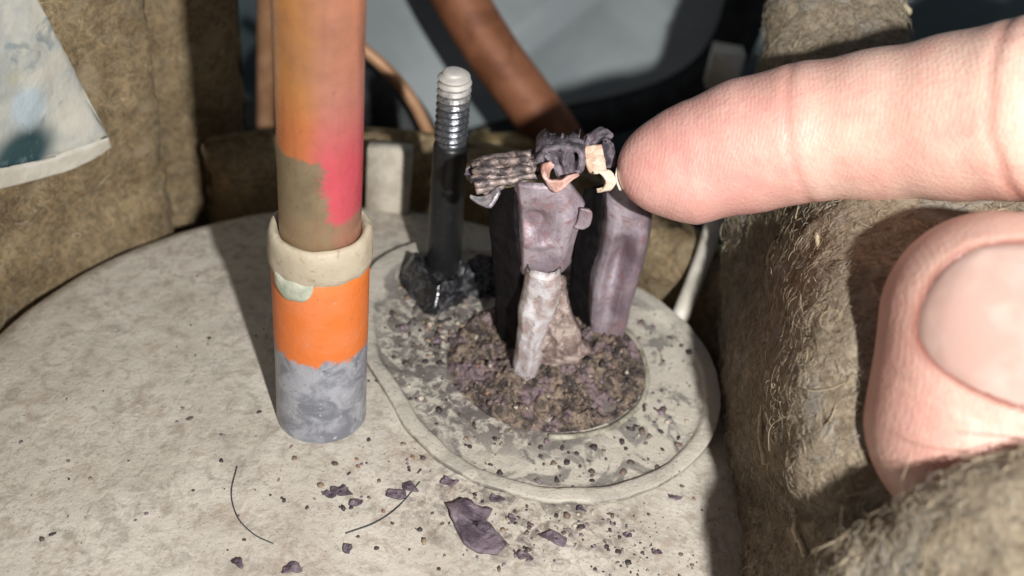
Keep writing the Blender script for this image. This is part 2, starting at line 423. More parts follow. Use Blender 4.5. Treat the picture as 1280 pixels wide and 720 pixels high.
MAT = dict(shell=m_shell(), flange=m_flange(), crust=m_crust(), burnt=m_burnt(), pin=m_pin(), epoxy=m_epoxy(), sleeve=m_sleeve(), thread=m_thread(),
    socket=m_socket(), collar=m_collar(), pipe=m_copper_pipe(), skin=m_skin(), nail=m_nail(), fibre=m_fibre(),
    felt=m_felt('brown_felt', (.35, .25, .135), (.50, .375, .215), (.42, .34, .22), .6),
    felt_r=m_felt('grey_brown_felt', (.40, .32, .225), (.52, .43, .315), (.44, .41, .36), .4),
    grey=m_simple('grey_painted_steel', (.31, .35, .36), (.37, .41, .42), .05, .5, 0, .1, .3),
    teal=m_simple('teal_grey_steel', (.26, .34, .36), (.33, .41, .43), .05, .5, 0, .1, .3),
    pan=m_simple('dirty_base_pan', (.035, .035, .038), (.08, .075, .07), .1, .7, 0, .5, .5),
    matte=m_simple('near_black_matte', (.012, .014, .016), (.03, .032, .035), .3, .6, 0, .2),  # near-black for the panel's shade band and the arched tube
    brown_copper=m_simple('dull_brown_copper', (.21, .08, .038), (.32, .13, .065), .15, .55, .15, .1),
    thin_copper=m_simple('dull_thin_copper', (.40, .21, .11), (.52, .30, .17), .2, .45, .2, .1),
    brass=m_simple('dirty_brass', (.30, .22, .10), (.50, .40, .22), .3, .4, .3, .1),
    cream=m_simple('cream_plastic', (.60, .56, .47), (.72, .68, .60), .2, .5, 0, .15),
    bracket=m_simple('beige_bracket_paint', (.44, .39, .31), (.56, .51, .42), .3, .7, 0, .3),
    strand=m_simple('sooty_copper_strand', (.09, .075, .075), (.42, .33, .30), .9, .45, .35, .15, 3, .5, .42, .66),
    soot=m_simple('sooty_lug_metal', (.05, .045, .055), (.23, .19, .215), .5, .45, .2, .35, 1.6),
    silver=m_simple('pale_lug_metal', (.30, .28, .32), (.62, .58, .60), .6, .35, .3, .3),
    copper_pink=m_simple('torn_pink_copper', (.50, .27, .22), (.72, .46, .40), .6, .45, .15, .3),
    copper_cream=m_simple('bare_pale_copper', (.62, .42, .30), (.74, .60, .47), .5, .45, .1, .3),
    flake=m_simple('charred_purple_flake', (.075, .055, .07), (.20, .155, .18), .5, .4, .1, .5, 1.2),
    hair=m_simple('dark_hair', (.03, .03, .035), (.08, .09, .09), .5, .5, 0, 0),
    rim=m_simple('greenish_seal_rim', (.17, .155, .115), (.44, .41, .33), .3, .6, 0, .3),
    lump=m_simple('flaky_pinkish_scale', (.19, .13, .115), (.50, .40, .355), .45, .55, .05, .7, 1.2, .5, .36, .62),
    black=m_simple('blade_shade_black', (.005, .004, .005), (.014, .011, .013), .5, .8, 0, .3, 1.5, .2),  # near-black that carries the shade beside the blades
    patina=m_simple('pale_green_patina', (.36, .40, .31), (.50, .50, .40), .6, .7, 0, .2))

# ------------------------------------------------------------------ the setting
o = obj('base_pan', box((0, 60, -83), (700, 620, 4)), MAT['pan'], smooth=False); tag(o, kind='structure')
o = obj('back_wall', box((0, 190, 60), (700, 4, 284)), MAT['teal'], smooth=False); tag(o, kind='structure')

# ------------------------------------------------------------------ compressor
SC = A(-25, -18)
def shell_z(r):
    r = np.asarray(r, float)
    return -.5-r*r/1000-np.where(r > 53, 5.5-np.sqrt(np.clip(30.25-np.clip(r-53, 0, 5.5)**2, 0, None)), 0)
def top_z(x, y): return shell_z(np.hypot(np.asarray(x)-SC[0], np.asarray(y)-SC[1]))
comp = empty('compressor', (SC[0], SC[1], -81), 'beige painted compressor with burnt terminals, a threaded stud and a pipe socket on its dome', 'compressor')
r = np.concatenate([np.linspace(.2, 53, 64), 53+5.5*np.sin(np.linspace(.03, np.pi/2, 24))])
z = shell_z(r); prof = np.concatenate([np.stack([r, z], 1), [[58.5, -30], [58.5, -81]]])[::-1]
V, F = lathe(prof, (SC[0], SC[1], 0), 220, None, True, True)
V[:, 2] += np.where(V[:, 2] > -14, .22*fbm(V, .18, 3, 3)+.06*fbm(V, .8, 3, 5), 0)
obj('shell', (V, F), MAT['shell'], comp)

# terminal flange: round plate with a lobe at the stud
th = np.linspace(0, 2*np.pi, 240, endpoint=False)
def flange_r(th, grow=0):
    d = np.stack([np.cos(th), np.sin(th)], -1); best = np.zeros_like(th)
    for cx, cy, rr in ((0.3, -1, 24.3), (-9, 6, 20.5), (-17.5, 12.5, 13.0)):
        rr += grow; b = d[:, 0]*cx+d[:, 1]*cy; q = b*b-(cx*cx+cy*cy-rr*rr); best = np.maximum(best, b+np.sqrt(np.clip(q, 0, None)))
    k = np.ones(15)/15; return np.convolve(np.concatenate([best[-7:], best, best[:7]]), k, 'valid')
R0 = flange_r(th); rings = []
for f_, dz in ((.955, -9), (.955, -1.0), (.985, -.8), (1.0, -.5), (1.0, .25), (.997, .30), (.99, .34), (.96, .34), (.935, .32), (.922, .28), (.912, .1), (.904, -.25), (.892, -.5)):
    rings.append(np.stack([R0*f_*np.cos(th), R0*f_*np.sin(th), np.full_like(th, dz)], -1))
for f_ in np.linspace(.855, .02, 44): rings.append(np.stack([R0*f_*np.cos(th), R0*f_*np.sin(th), np.full_like(th, -.5)], -1))
V = np.concatenate(rings); n = len(rings)
V[:, 2] += np.where(V[:, 2] > -1, .22*fbm(V, .25, 4, 11)+.1*fbm(V, 1., 3, 13), 0); V[:, :2] += .35*np.stack([fbm(V, .2, 3, 21), fbm(V, .2, 3, 22)], -1)
fl = obj('terminal_flange', (V, [grid_faces(n, 240, wrap_v=True)[:, ::-1], np.arange(240)[::-1], np.arange(240)+(n-1)*240][:1]+[np.arange(240)+(n-1)*240]), MAT['flange'], comp)
# crusted glass disc in the flange
def CRH(x, y):
    x = np.asarray(x); y = np.asarray(y)
    return .35+2.6*np.exp(-((x-2.5)**2/9+(y+3.2)**2/6))+1.3*np.exp(-((x+6)**2+(y+5)**2)/7)+1.7*np.exp(-((x+3)**2+(y+1.5)**2)/22)+1.8*np.exp(-((x-8)**2+(y-5)**2)/26)+1.2*np.exp(-((x+8)**2+(y-6)**2)/20)
nr, ns = 110, 360; rr = np.linspace(0.02, 1, nr); th2 = np.linspace(0, 2*np.pi, ns, endpoint=False)
Rr = 14.3+.5*np.sin(2*th2+1)+.35*fbm(np.stack([np.cos(th2)*3, np.sin(th2)*3, th2*0], -1), 1, 3, 5)
G = np.stack([rr[:, None]*Rr*np.cos(th2)-.6, rr[:, None]*Rr*np.sin(th2)*.98+.6, np.zeros((nr, ns))], -1)
rad = rr[:, None]+0*Rr
bumpy = fbm(G, .28, 4, 41)*2.5+np.abs(fbm(G, .8, 3, 44))*1.5+.45*fbm(G, 2.2, 2, 47)
G[..., 2] = -.45+CRH(G[..., 0], G[..., 1])*sm(1.0, .93, rad)+np.where(rad < .99, bumpy*.9*sm(1., .85, rad), 0)
crust = obj('glass_disc', (G.reshape(-1, 3), [grid_faces(nr, ns, wrap_v=True)]), MAT['crust'], comp)
def crust_z(x, y):
    g = A(x, y, 0)[None]; b = (fbm(g, .28, 4, 41)*1.5+np.abs(fbm(g, .8, 3, 44))+.35*fbm(g, 2.2, 2, 47))[0]
    return -.45+1.2+b*.95
t_ = np.linspace(-1.5, 1.1, 90); rp = np.stack([14.75*np.cos(t_)-.6, 14.6*np.sin(t_)+.6, -.35+0*t_], -1); rp += .25*np.stack([fbm(rp, .2, 3, 61+q) for q in range(3)], -1)
obj('seal_rim', tube(rp, .42, 8), MAT['rim'], comp)
PHI = (1+5**.5)/2
def grains(n, pos, zf, smin, smax, seed, flat=.6):
    g = np.random.default_rng(seed); P = pos(g, n); s = smin+(smax-smin)*g.random(len(P))**3
    base = nrm(np.array([(-1, PHI, 0), (1, PHI, 0), (-1, -PHI, 0), (1, -PHI, 0), (0, -1, PHI), (0, 1, PHI), (0, -1, -PHI), (0, 1, -PHI), (PHI, 0, -1), (PHI, 0, 1), (-PHI, 0, -1), (-PHI, 0, 1)]))
    Fo = np.array([(0, 11, 5), (0, 5, 1), (0, 1, 7), (0, 7, 10), (0, 10, 11), (1, 5, 9), (5, 11, 4), (11, 10, 2), (10, 7, 6), (7, 1, 8), (3, 9, 4), (3, 4, 2), (3, 2, 6), (3, 6, 8), (3, 8, 9), (4, 9, 5), (2, 4, 11), (6, 2, 10), (8, 6, 7), (9, 8, 1)])
    B = base[None]*g.uniform(.5, 1.25, (len(P), 12, 1))*g.uniform(.5, 1.3, (len(P), 1, 3)); a = g.uniform(0, 6.28, len(P)); c, s_ = np.cos(a), np.sin(a)
    X = B[..., 0]*c[:, None]-B[..., 1]*s_[:, None]; Y = B[..., 0]*s_[:, None]+B[..., 1]*c[:, None]
    V = np.stack([X, Y+.3*B[..., 2], B[..., 2]*flat], -1)*s[:, None, None]
    V += np.concatenate([P, (zf(P)+s*.2)[:, None]], 1)[:, None]
    return (V.reshape(-1, 3), [(Fo[None]+(np.arange(len(P))*12)[:, None, None]).reshape(-1, 3)]), len(P)
m_gr = M('burnt_grain'); MG = m_gr.done(m_gr.attr(), .55, 0, .45)
PAL = np.array([(.05, .04, .04), (.10, .075, .065), (.17, .12, .095), (.21, .15, .175), (.29, .22, .155), (.46, .40, .32), (.28, .155, .10)])
def disc_pos(g, n):
    r_ = 14.2*np.sqrt(g.random(n)); a = g.uniform(0, 6.283, n); return np.stack([r_*np.cos(a)-.6, r_*np.sin(a)+.6], 1)
def crz(P):
    G = np.concatenate([P, np.zeros((len(P), 1))], 1); return -.45+CRH(P[:, 0], P[:, 1])+(fbm(G, .28, 4, 41)*2.5+np.abs(fbm(G, .8, 3, 44))*1.5+.45*fbm(G, 2.2, 2, 47))*.9
ms, ng = grains(900, disc_pos, crz, .04, .5, 3)
ms2, ng2 = grains(120, disc_pos, crz, .6, 1.5, 31, .6)
o = obj('crust_grains', ms, MG, comp, smooth=False); tag(o, kind='stuff')
g_ = np.random.default_rng(5); colattr(o, np.repeat(PAL[g_.choice(7, ng, p=[.22, .22, .16, .20, .10, .07, .03])], 12, 0))
def spill_pos(g, n):
    k = int(n*.72)
    a = g.normal(size=(k, 2))*A(15, 7)+A(-1, -27)
    b = g.uniform((-75, -52), (26, 12), (n-k, 2)); P = np.concatenate([a, b])
    ok = (np.hypot(P[:, 0]-SC[0], P[:, 1]-SC[1]) < 50) & (np.hypot(P[:, 0]-.3, P[:, 1]+1) > 24.8) & (np.hypot(P[:, 0]+29.7, P[:, 1]+14.8) > 7) & (np.hypot(P[:, 0]+17.5, P[:, 1]-12.5) > 13.5)
    P = P[ok]; return P[fbm(np.c_[P, P[:, 0]*0], .16, 3, 77)+.35*g.normal(size=len(P)) > .02]
ms, ng = grains(2400, spill_pos, lambda P: top_z(P[:, 0], P[:, 1]), .05, .5, 8, .45)
o = obj('burnt_grit', ms, MG, None, smooth=False); tag(o, 'loose burnt grit scattered over the beige shell below the flange', 'grit', kind='stuff')
colattr(o, np.repeat(PAL[g_.choice(7, ng, p=[.3, .25, .15, .14, .1, .04, .02])], 12, 0))
def fl_pos(g, n):
    a = g.uniform(0, 6.283, n); r_ = g.uniform(14, 22.5, n); P = np.stack([r_*np.cos(a), r_*np.sin(a)-.5], 1)
    b = g.normal(size=(n, 2))*A(4.5, 4.5)+A(-16, 4); return np.concatenate([P, b])
ms, ng = grains(420, fl_pos, lambda P: np.full(len(P), -.45), .07, .7, 12, .5)
o = obj('crust_lumps', [(ms2[0]+.25*np.stack([fbm(ms2[0], .6, 3, 81+q) for q in range(3)], -1), ms2[1])], MG, comp, smooth=False) if False else None
o = obj('flange_grit', ms, MG, comp, smooth=False); tag(o, kind='stuff'); colattr(o, np.repeat(PAL[g_.choice(7, ng, p=[.3, .2, .15, .15, .1, .08, .02])], 12, 0))

# blades and pins of the burnt terminals
def loft(st, n=36, seg=28, amp=.25, seed=0, sc=.5, sq=3.2, groove=0):
    """st: rows of (x, y, z, half width, half thickness, yaw) from bottom to top; rounded rectangular section"""
    st = spline(np.asarray(st, float), n); t = np.arange(seg)*2*np.pi/seg
    cx = np.sign(np.cos(t))*np.abs(np.cos(t))**(2/sq); cy = np.sign(np.sin(t))*np.abs(np.sin(t))**(2/sq)
    V = []
    for x, y, z_, w, d, a in st:
        u = A(math.cos(a), math.sin(a), 0); v = A(-math.sin(a), math.cos(a), 0)
        gy = cy*d+np.where(cy < 0, groove*d*np.exp(-(cx/.45)**2), 0)
        V.append(A(x, y, z_)+cx[:, None]*w*u+gy[:, None]*v)
    V = np.concatenate(V); C = np.repeat(st[:, :3], seg, 0); D = nrm(V-C)
    V = V+D*(amp*fbm(V, sc, 4, seed))[:, None]
    return V, [grid_faces(n, seg, wrap_v=True)[:, ::-1], np.arange(seg)[::-1], np.arange(seg)+(n-1)*seg]
def plate(L, R, dfun, T, n=60, m_=50, seed=0, amp=.15, jit=.14):
    L = spline(np.array(L), n); R = spline(np.array(R), n); u = np.linspace(0, 1, m_); v = np.linspace(0, 1, n)
    G = L[:, None]*(1-u)[None, :, None]+R[:, None]*u[None, :, None]
    vv, uu = np.meshgrid(v, u, indexing='ij'); e = np.minimum(np.minimum(uu, 1-uu)*m_/1.6, np.minimum(vv, 1-vv)*n/1.6); e = np.sqrt(np.clip(1-(1-np.clip(e, 0, 1))**2, 0, 1))
    d = dfun(uu, vv)+amp*(.6*fbm(G, .33, 4, seed)+.9*(np.abs(fbm(G, .18, 2, seed+4))*2-.5))
    G = G+jit*np.stack([fbm(G, .45, 3, seed+7), 0*vv, fbm(G, .45, 3, seed+8)], -1)
    fr = G+np.stack([0*d, d+T/2-e*T, 0*d], -1)*1.0; bk = G+np.stack([0*d, d+T/2, 0*d], -1)
    F1 = grid_faces(n, m_); b = np.concatenate([np.arange(m_-1), np.arange(n-1)*m_+m_-1, np.arange(m_-1, 0, -1)+(n-1)*m_, np.arange(n-1, 0, -1)*m_]); b2 = np.roll(b, -1)
    return np.concatenate([fr.reshape(-1, 3), bk.reshape(-1, 3)]), [F1, F1[:, ::-1]+n*m_, np.stack([b, b2, b2+n*m_, b+n*m_], -1)]
def gau(u, v, u0, v0, su, sv): return np.exp(-((u-u0)/su)**2-((v-v0)/sv)**2)
tA = obj('terminal_pin', plate([A(-6.09, -5.00, -0.35), A(-5.69, -5.00, 4.50), A(-5.75, -5.00, 9.08), A(-6.01, -5.00, 13.44), A(-5.88, -5.00, 17.02), A(-5.82, -5.00, 20.20)], [A(-1.74, -5.00, -0.13), A(-1.63, -5.00, 4.51), A(-1.55, -5.00, 9.13), A(-0.94, -5.00, 13.67), A(-0.68, -5.00, 17.28), A(-1.24, -5.00, 20.63)],
    lambda u, v: .8*(2*u-1)**2+.9*sm(.15, 0, u)+.8*sm(.85, 1, u)-.5*gau(u, v, .55, .3, .15, .3)+.5*gau(u, v, .4, .7, .2, .1), 1.0, 70, 44, 3, .35, .4), MAT['pin'], comp)
obj('burnt_lump', plate([A(-3.35, -3.60, 2.82), A(-3.59, -3.80, 6.86), A(-3.60, -4.00, 10.81), A(-3.82, -4.00, 14.42), A(-4.11, -4.00, 18.59)], [A(5.50, -3.20, 4.64), A(3.42, -3.60, 8.02), A(1.68, -3.80, 11.63), A(0.42, -4.00, 15.21), A(-0.78, -4.00, 19.20)],
    lambda u, v: 1.0*(2*u-1)**2+1.0*gau(u, v, .42, .25, .08, .12)+.6*fbm(np.stack([u*6, v*9, 0*u], -1), 1, 3, 77), 1.4, 70, 50, 15, .8, .6), MAT['lump'], comp)
tag(tA, 'pale scorched pin standing in front of the blade')
bA = obj('terminal_blade', plate([A(-7.05, -3.00, 17.37), A(-7.29, -3.00, 20.50), A(-7.67, -3.00, 23.91), A(-8.36, -3.00, 27.42), A(-8.86, -3.00, 30.11), A(-9.00, -3.00, 32.42)], [A(-0.00, -3.00, 19.35), A(-0.01, -3.00, 22.35), A(0.24, -3.00, 25.70), A(0.43, -3.00, 28.57), A(0.09, -3.00, 30.15), A(-3.02, -3.00, 33.56)],
    lambda u, v: .9*(2*u-1)**2+1.5*sm(.14, 0, u)+1.3*sm(.84, 1, u)+1.3*np.clip(1.4*gau(u, v, .30, .55, .22, .13), 0, 1)-.6*gau(u, v, .35, .36, .3, .04)-.4*gau(u, v, .75, .35, .1, .35)+.3*sm(.3, 0, v), .7, 64, 60, 9, .13), MAT['burnt'], comp)
V, F = loft([(.1, -2.9, 27.2, .7, .3, 0), (.6, -2.8, 27.9, .85, .3, 0), (.6, -2.8, 29.6, .85, .3, 0), (.3, -2.8, 30.2, .6, .3, 0)], 12, 16, .15, 19)
obj('locking_tab', (V, F), MAT['burnt'], bA)
bB = obj('terminal_blade', plate([A(5.10, 6.00, -0.92), A(4.16, 6.00, 4.42), A(3.56, 6.00, 11.43), A(3.74, 6.00, 16.18), A(3.63, 6.00, 21.80), A(3.00, 6.00, 25.76), A(2.95, 6.00, 29.42)], [A(10.80, 6.00, -0.16), A(10.73, 6.00, 5.66), A(10.95, 6.00, 12.78), A(11.04, 6.00, 17.77), A(10.50, 6.00, 23.00), A(9.45, 6.00, 26.20), A(6.51, 6.00, 29.24)],
    lambda u, v: 1.2*(2*u-1)**2+1.5*sm(.12, 0, u)+1.6*sm(.9, 1, u)+2.6*gau(u, v, .47, .42, .16, .16)+1.2*gau(u, v, .45, .2, .2, .2)-.9*gau(u, v, .8, .56, .16, .1)-.5*gau(u, v, .25, .4, .1, .3)+.9*sm(.3, 0, v), .9, 80, 60, 23, .2), MAT['burnt'], comp)
def flank(rows, T=.5, seed=0):  # side plate; the deep shade left of a blade is put in as black
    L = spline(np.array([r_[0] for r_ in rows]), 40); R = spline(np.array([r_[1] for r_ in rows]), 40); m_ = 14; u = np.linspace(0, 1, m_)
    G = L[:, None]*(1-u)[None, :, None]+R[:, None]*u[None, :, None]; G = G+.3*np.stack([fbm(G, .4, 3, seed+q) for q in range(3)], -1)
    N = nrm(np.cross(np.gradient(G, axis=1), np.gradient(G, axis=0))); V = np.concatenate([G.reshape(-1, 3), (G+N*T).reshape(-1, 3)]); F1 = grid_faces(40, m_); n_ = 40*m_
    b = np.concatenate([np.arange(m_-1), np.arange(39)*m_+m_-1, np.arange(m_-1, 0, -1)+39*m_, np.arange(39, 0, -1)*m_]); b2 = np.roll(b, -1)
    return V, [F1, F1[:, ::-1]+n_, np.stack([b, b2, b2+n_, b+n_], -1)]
fA = obj('terminal_side_shade', flank([(A(-6.12, 1.00, -7.74), A(-4.00, -1.50, -3.11)), (A(-7.81, 4.00, -1.20), A(-4.93, -1.00, 4.78)), (A(-9.87, 4.00, 12.41), A(-5.83, -1.50, 16.92)), (A(-10.75, 4.00, 18.00), A(-7.15, -1.50, 22.85)), (A(-11.66, 4.00, 23.99), A(-8.07, -1.50, 29.18)), (A(-12.10, 4.00, 26.42), A(-7.61, -1.50, 31.50))], .5, 71), MAT['black'], comp)
tag(fA, 'side of the terminal with its deep shade put in as black')
fB = obj('terminal_side_shade', flank([(A(4.13, 11.00, -5.78), A(6.21, 8.00, -2.24)), (A(2.71, 12.00, -1.51), A(5.17, 8.00, 2.84)), (A(1.45, 12.00, 6.38), A(4.50, 8.00, 10.24)), (A(1.19, 12.00, 13.98), A(4.26, 8.00, 17.59)), (A(1.30, 12.00, 19.51), A(3.81, 8.00, 23.80)), (A(1.30, 12.00, 23.29), A(3.77, 8.00, 27.41))], .5, 81), MAT['black'], comp)
tag(fB, 'side of the terminal with its deep shade put in as black')

# threaded stud
ST = A(-18.4, 16.3)
stud = obj('stud_sleeve', lathe([(2.9, -1), (2.75, 2), (2.65, 10), (2.5, 20), (2.42, 24.3), (2.2, 24.9), (1.0, 25.0)], (ST[0], ST[1], 0), 40,
    lambda V, th: V+np.stack([-.018*V[..., 2], 0*V[..., 2], 0*V[..., 2]], -1)+np.stack([.10*fbm(V, .3, 3, 2), .10*fbm(V, .3, 3, 4), 0*V[..., 2]], -1)), MAT['sleeve'], comp)
nz, ns = 190, 48; zz = np.linspace(24.2, 36.3, nz); th3 = np.arange(ns)*2*np.pi/ns
ph = (zz[:, None]/1.05-th3[None]/(2*np.pi)) % 1; rt_ = 1.98+.42*np.abs(2*ph-1)**.8
rt_ = rt_*(1-.10*sm(25.6, 24.8, zz))[:, None]*np.where(zz > 35.1, 1-.45*((zz-35.1)/1.2)**2, 1)[:, None]
V = np.stack([rt_*np.cos(th3), rt_*np.sin(th3), np.repeat(zz[:, None], ns, 1)], -1); V[..., 0] -= .018*V[..., 2]; V += .05*np.stack([fbm(V, .8, 2, 60+q) for q in range(3)], -1)
obj('stud_thread', (V.reshape(-1, 3)+A(ST[0], ST[1], 0), [grid_faces(nz, ns, wrap_v=True)[:, ::-1], np.arange(ns)+(nz-1)*ns]), MAT['thread'], stud)
# torn charred plastic round the stud foot
def torn(c, rx, ry, h0, h1, seed, cup=.55, n=46, seg=120):
    t = np.linspace(0, 1, n); th = np.linspace(0, 2*np.pi, seg, endpoint=False); d = np.stack([np.cos(th), np.sin(th), 0*th], -1)
    rim = .85+.32*fbm(d*1.7, 1, 3, seed); hh = h0+(h1-h0)*np.clip(.5+1.0*fbm(d*1.2+5, 1, 3, seed+1), 0, 1)
    V = []
    for q in t:
        if q < .55: k = q/.55; rr_ = 1.15-.42*k**1.4; zz_ = k**1.1
        else: k = (q-.55)/.45; rr_ = .73-.45*k; zz_ = 1-cup*sm(0, 1, k)
        V.append(np.stack([rx*rr_*rim*np.cos(th), ry*rr_*rim*np.sin(th), hh*zz_], -1))
    V = np.concatenate(V); V += .9*np.stack([fbm(V, .13, 2, seed+3+q, .35) for q in range(3)], -1)*sm(0, 1, V[:, 2:3]) + .12*np.stack([np.abs(fbm(V, .6, 2, seed+13+q)) for q in range(3)], -1)
    return V+np.asarray(c, float), [grid_faces(n, seg, wrap_v=True)[:, ::-1], np.arange(seg)+(n-1)*seg]
obj('charred_plastic', torn((-18.8, 14.0, -.7), 5.9, 6.2, 3.4, 5.8, 31, .4), MAT['epoxy'], comp)
obj('charred_plastic', torn((-12.0, 16.6, -.7), 4.6, 4.2, 1.6, 4.0, 53, .35), MAT['epoxy'], comp)

# pipe socket
PB = A(-29.69, -18.76)
sock = obj('pipe_socket', lathe([(6.9, -1.9), (6.5, -1.0), (6.2, .2), (6.0, 2), (5.95, 5), (5.9, 12), (5.95, 20), (5.9, 28), (5.75, 32.0), (4.9, 32.2), (4.6, 31.0)], (PB[0], PB[1], 0), 72,
    lambda V, th: V+.08*np.stack([fbm(V, .25, 3, 2), fbm(V, .25, 3, 4), 0*V[..., 2]], -1)), MAT['socket'], comp)
def lipwarp(V, th):
    e = sm(32, 37, V[..., 2]); V = V.copy(); V[..., 2] += 1.3*e*fbm(V, .22, 3, 8)+.8*sm(32, 29.5, V[..., 2])*fbm(V, .25, 3, 15)*2
    return V+.22*np.stack([fbm(V, .3, 3, 2), fbm(V, .3, 3, 4), 0*e], -1)
obj('collar', lathe([(5.85, 29.4), (6.05, 29.8), (6.15, 30.8), (6.2, 32.4), (6.18, 33.3), (6.0, 34.1), (5.65, 34.5), (5.2, 34.4), (4.9, 33.8), (4.8, 33.0)], (PB[0], PB[1], 0), 96, lipwarp, False, False), MAT['collar'], sock)
nu, nv = 26, 26; u = np.linspace(-1, 1, nu)[:, None]; v = np.linspace(-1, 1, nv)[None]
q = np.sqrt(np.clip(1-u*u, 0, 1)); ang = -np.pi/2-.42+u*.52; zc = 29.7-2.6*q*(v*.5+.5)*1.25+.3; rad = 5.93+.38*np.clip(1-np.maximum(np.abs(u), np.abs(v))**4, 0, 1)
V = np.stack([PB[0]+rad*np.cos(ang), PB[1]+rad*np.sin(ang), zc+.15*np.sin(7*u)], -1)
obj('patina_drip', (V.reshape(-1, 3), [grid_faces(nu, nv)]), MAT['patina'], sock)
sock.location += Vector((-.89, 3.95, -3.2))*S
# weld bracket at the rear edge of the shell
bz = A(-30.57, 36.99, 4.00)
V, F = box(bz, (7.5, 3.0, 18)); 
obj('bracket', [box(bz+A(0, 0, -7), (7.2, 3.0, 24))], MAT['bracket'], comp, smooth=False)

# copper pipe standing in the socket
pp = np.array([(PB[0], PB[1], z_) for z_ in np.linspace(31, 110, 80)])
V, F = tube(pp, 4.76, 64)
V[:, 2] += .0; dd = .10*fbm(V, .15, 3, 71); V[:, 0] += dd; V[:, 1] += .10*fbm(V, .15, 3, 73)
cp = obj('copper_pipe', (V, F), MAT['pipe'], None, base=None); cp.location = Vector((-.89, 3.95, -3.2))*S; tag(cp, 'orange heat tinted copper pipe rising from the cream collar on the compressor', 'pipe')


# ------------------------------------------------------------------ felt sound blanket
TINT = np.array([(.36, .295, .21), (.41, .345, .25), (.28, .23, .16), (.46, .395, .295), (.17, .135, .10), (.36, .34, .305), (.56, .49, .37)])
def felt(name, ctrl, nu, nv, T, mat, label, seed, nf, amp=1.2, sc=.10, r=.075, lift=1.1, lm=(2, 6), cond=None, fine=.3, curls=0):
    ms, Fp, Nn = pillow_sheet(ctrl, nu, nv, T, amp, sc, seed, None, fine)
    base = ms[0].reshape(-1, 3).mean(0)*A(1, 1, 0)+A(0, 0, ms[0][:, 2].min())
    o = obj(name, ms, mat, None, base=base); tag(o, label, 'insulation')
    PP, rr = fuzz(Fp, Nn, nf, lm[0], lm[1], r, lift, seed, cond)
    f = obj('felt_fibres', fibre_mesh(PP, rr), MAT['fibre'], o); tag(f, kind='stuff')
    g = np.random.default_rng(seed); colattr(f, np.repeat(TINT[g.choice(7, len(PP), p=[.24, .2, .2, .12, .12, .08, .04])], PP.shape[1]*3, 0))
    if curls:
        g = np.random.default_rng(seed+1); nu_, nv_ = Fp.shape[:2]; i = g.integers(int(nu_*.06), int(nu_*.94), curls); j = g.integers(int(nv_*.14), int(nv_*.9), curls); p = Fp[i, j]; N = Nn[i, j]
        t = nrm(np.cross(N, g.normal(size=(curls, 3)))); q = np.cross(N, t); K = 20; s = np.linspace(0, 1, K)
        L = g.uniform(1.5, 6, curls)*g.choice([.6, 1, 1.6], curls); kap = g.normal(size=(curls, 1))*2.2+np.cumsum(g.normal(size=(curls, K))*.55, 1); ang = np.cumsum(kap, 1)/K*1.6
        xx = np.cumsum(np.cos(ang), 1)*L[:, None]/K; yy = np.cumsum(np.sin(ang), 1)*L[:, None]/K; h = .05+.25*np.sin(np.pi*s)[None]*g.uniform(-.4, 1.6, curls)[:, None]
        PP = p[:, None]+xx[..., None]*t[:, None]+yy[..., None]*q[:, None]+h[..., None]*N[:, None]
        f = obj('curled_fibres', fibre_mesh(PP, g.uniform(.03, .075, curls), 4), MAT['fibre'], o); tag(f, kind='stuff')
        colattr(f, np.repeat(np.array([(.46, .37, .24), (.58, .49, .34), (.36, .29, .19), (.16, .12, .08)])[g.choice(4, curls, p=[.35, .3, .25, .1])], K*4, 0))
    return o, Fp, Nn
def ring(t0, t1, n, r, zs, lean=0):
    t = np.radians(np.linspace(t0, t1, n))
    return [[(SC[0]+(r+lean*(z_+5))*math.cos(a), SC[1]+(r+lean*(z_+5))*math.sin(a), z_) for a in t] for z_ in zs]
fl_l, FpL, NnL = felt('felt_blanket', ring(130, 232, 9, 68.2, (-81, -40, 0, 35, 70)), 110, 130, 13, MAT['felt'], 'thick brown felt blanket wall curving around the shell under the printed sheet', 101, 12000, 2.2, .10, .045, .35, (.7, 2.0), lambda p: p[:, 2] > -12, .35, 350)
felt('felt_blanket', ring(116, 141, 4, 81, (-81, -40, 0, 35, 70)), 60, 40, 11, MAT['felt'], 'narrow upright felt layer standing in shadow behind the brown blanket wall', 111, 3000, 1.9, .09, .045, .35, (.7, 2.0), lambda p: p[:, 2] > -15)
felt('felt_blanket', ring(18, 124, 9, 67, (-81, -40, -18, 4)), 60, 140, 12, MAT['felt'], 'low felt blanket section along the rear of the shell behind the terminals', 121, 7000, 1.8, .09, .045, .35, (.7, 2.0), lambda p: p[:, 2] > -25)
RF = [[A(28.02, 66.39, 41.79), A(33.13, 61.99, 44.31), A(39.70, 60.63, 45.81), A(47.11, 61.30, 46.61)],
      [A(29.03, 41.93, 28.19), A(33.11, 36.97, 31.61), A(40.43, 34.07, 34.38), A(48.03, 32.98, 36.19)],
      [A(29.24, 27.97, 14.67), A(32.34, 14.34, 24.87), A(37.94, 0.94, 35.35), A(55.97, -0.70, 39.61)],
      [A(30.55, 17.38, -1.07), A(31.73, -1.94, 16.36), A(33.90, -19.67, 32.56), A(55.82, -17.69, 34.92)],
      [A(32.06, -0.24, -9.62), A(32.31, -16.44, 8.41), A(33.70, -32.54, 26.56), A(56.13, -28.49, 26.72)],
      [A(31.36, -15.33, -8.94), A(34.18, -24.25, 2.22), A(36.60, -37.86, 20.22), A(52.55, -40.20, 26.77)],
      [A(30.79, -36.91, -9.76), A(33.61, -42.68, 0.47), A(37.51, -51.11, 15.32), A(48.41, -55.61, 25.52)]]
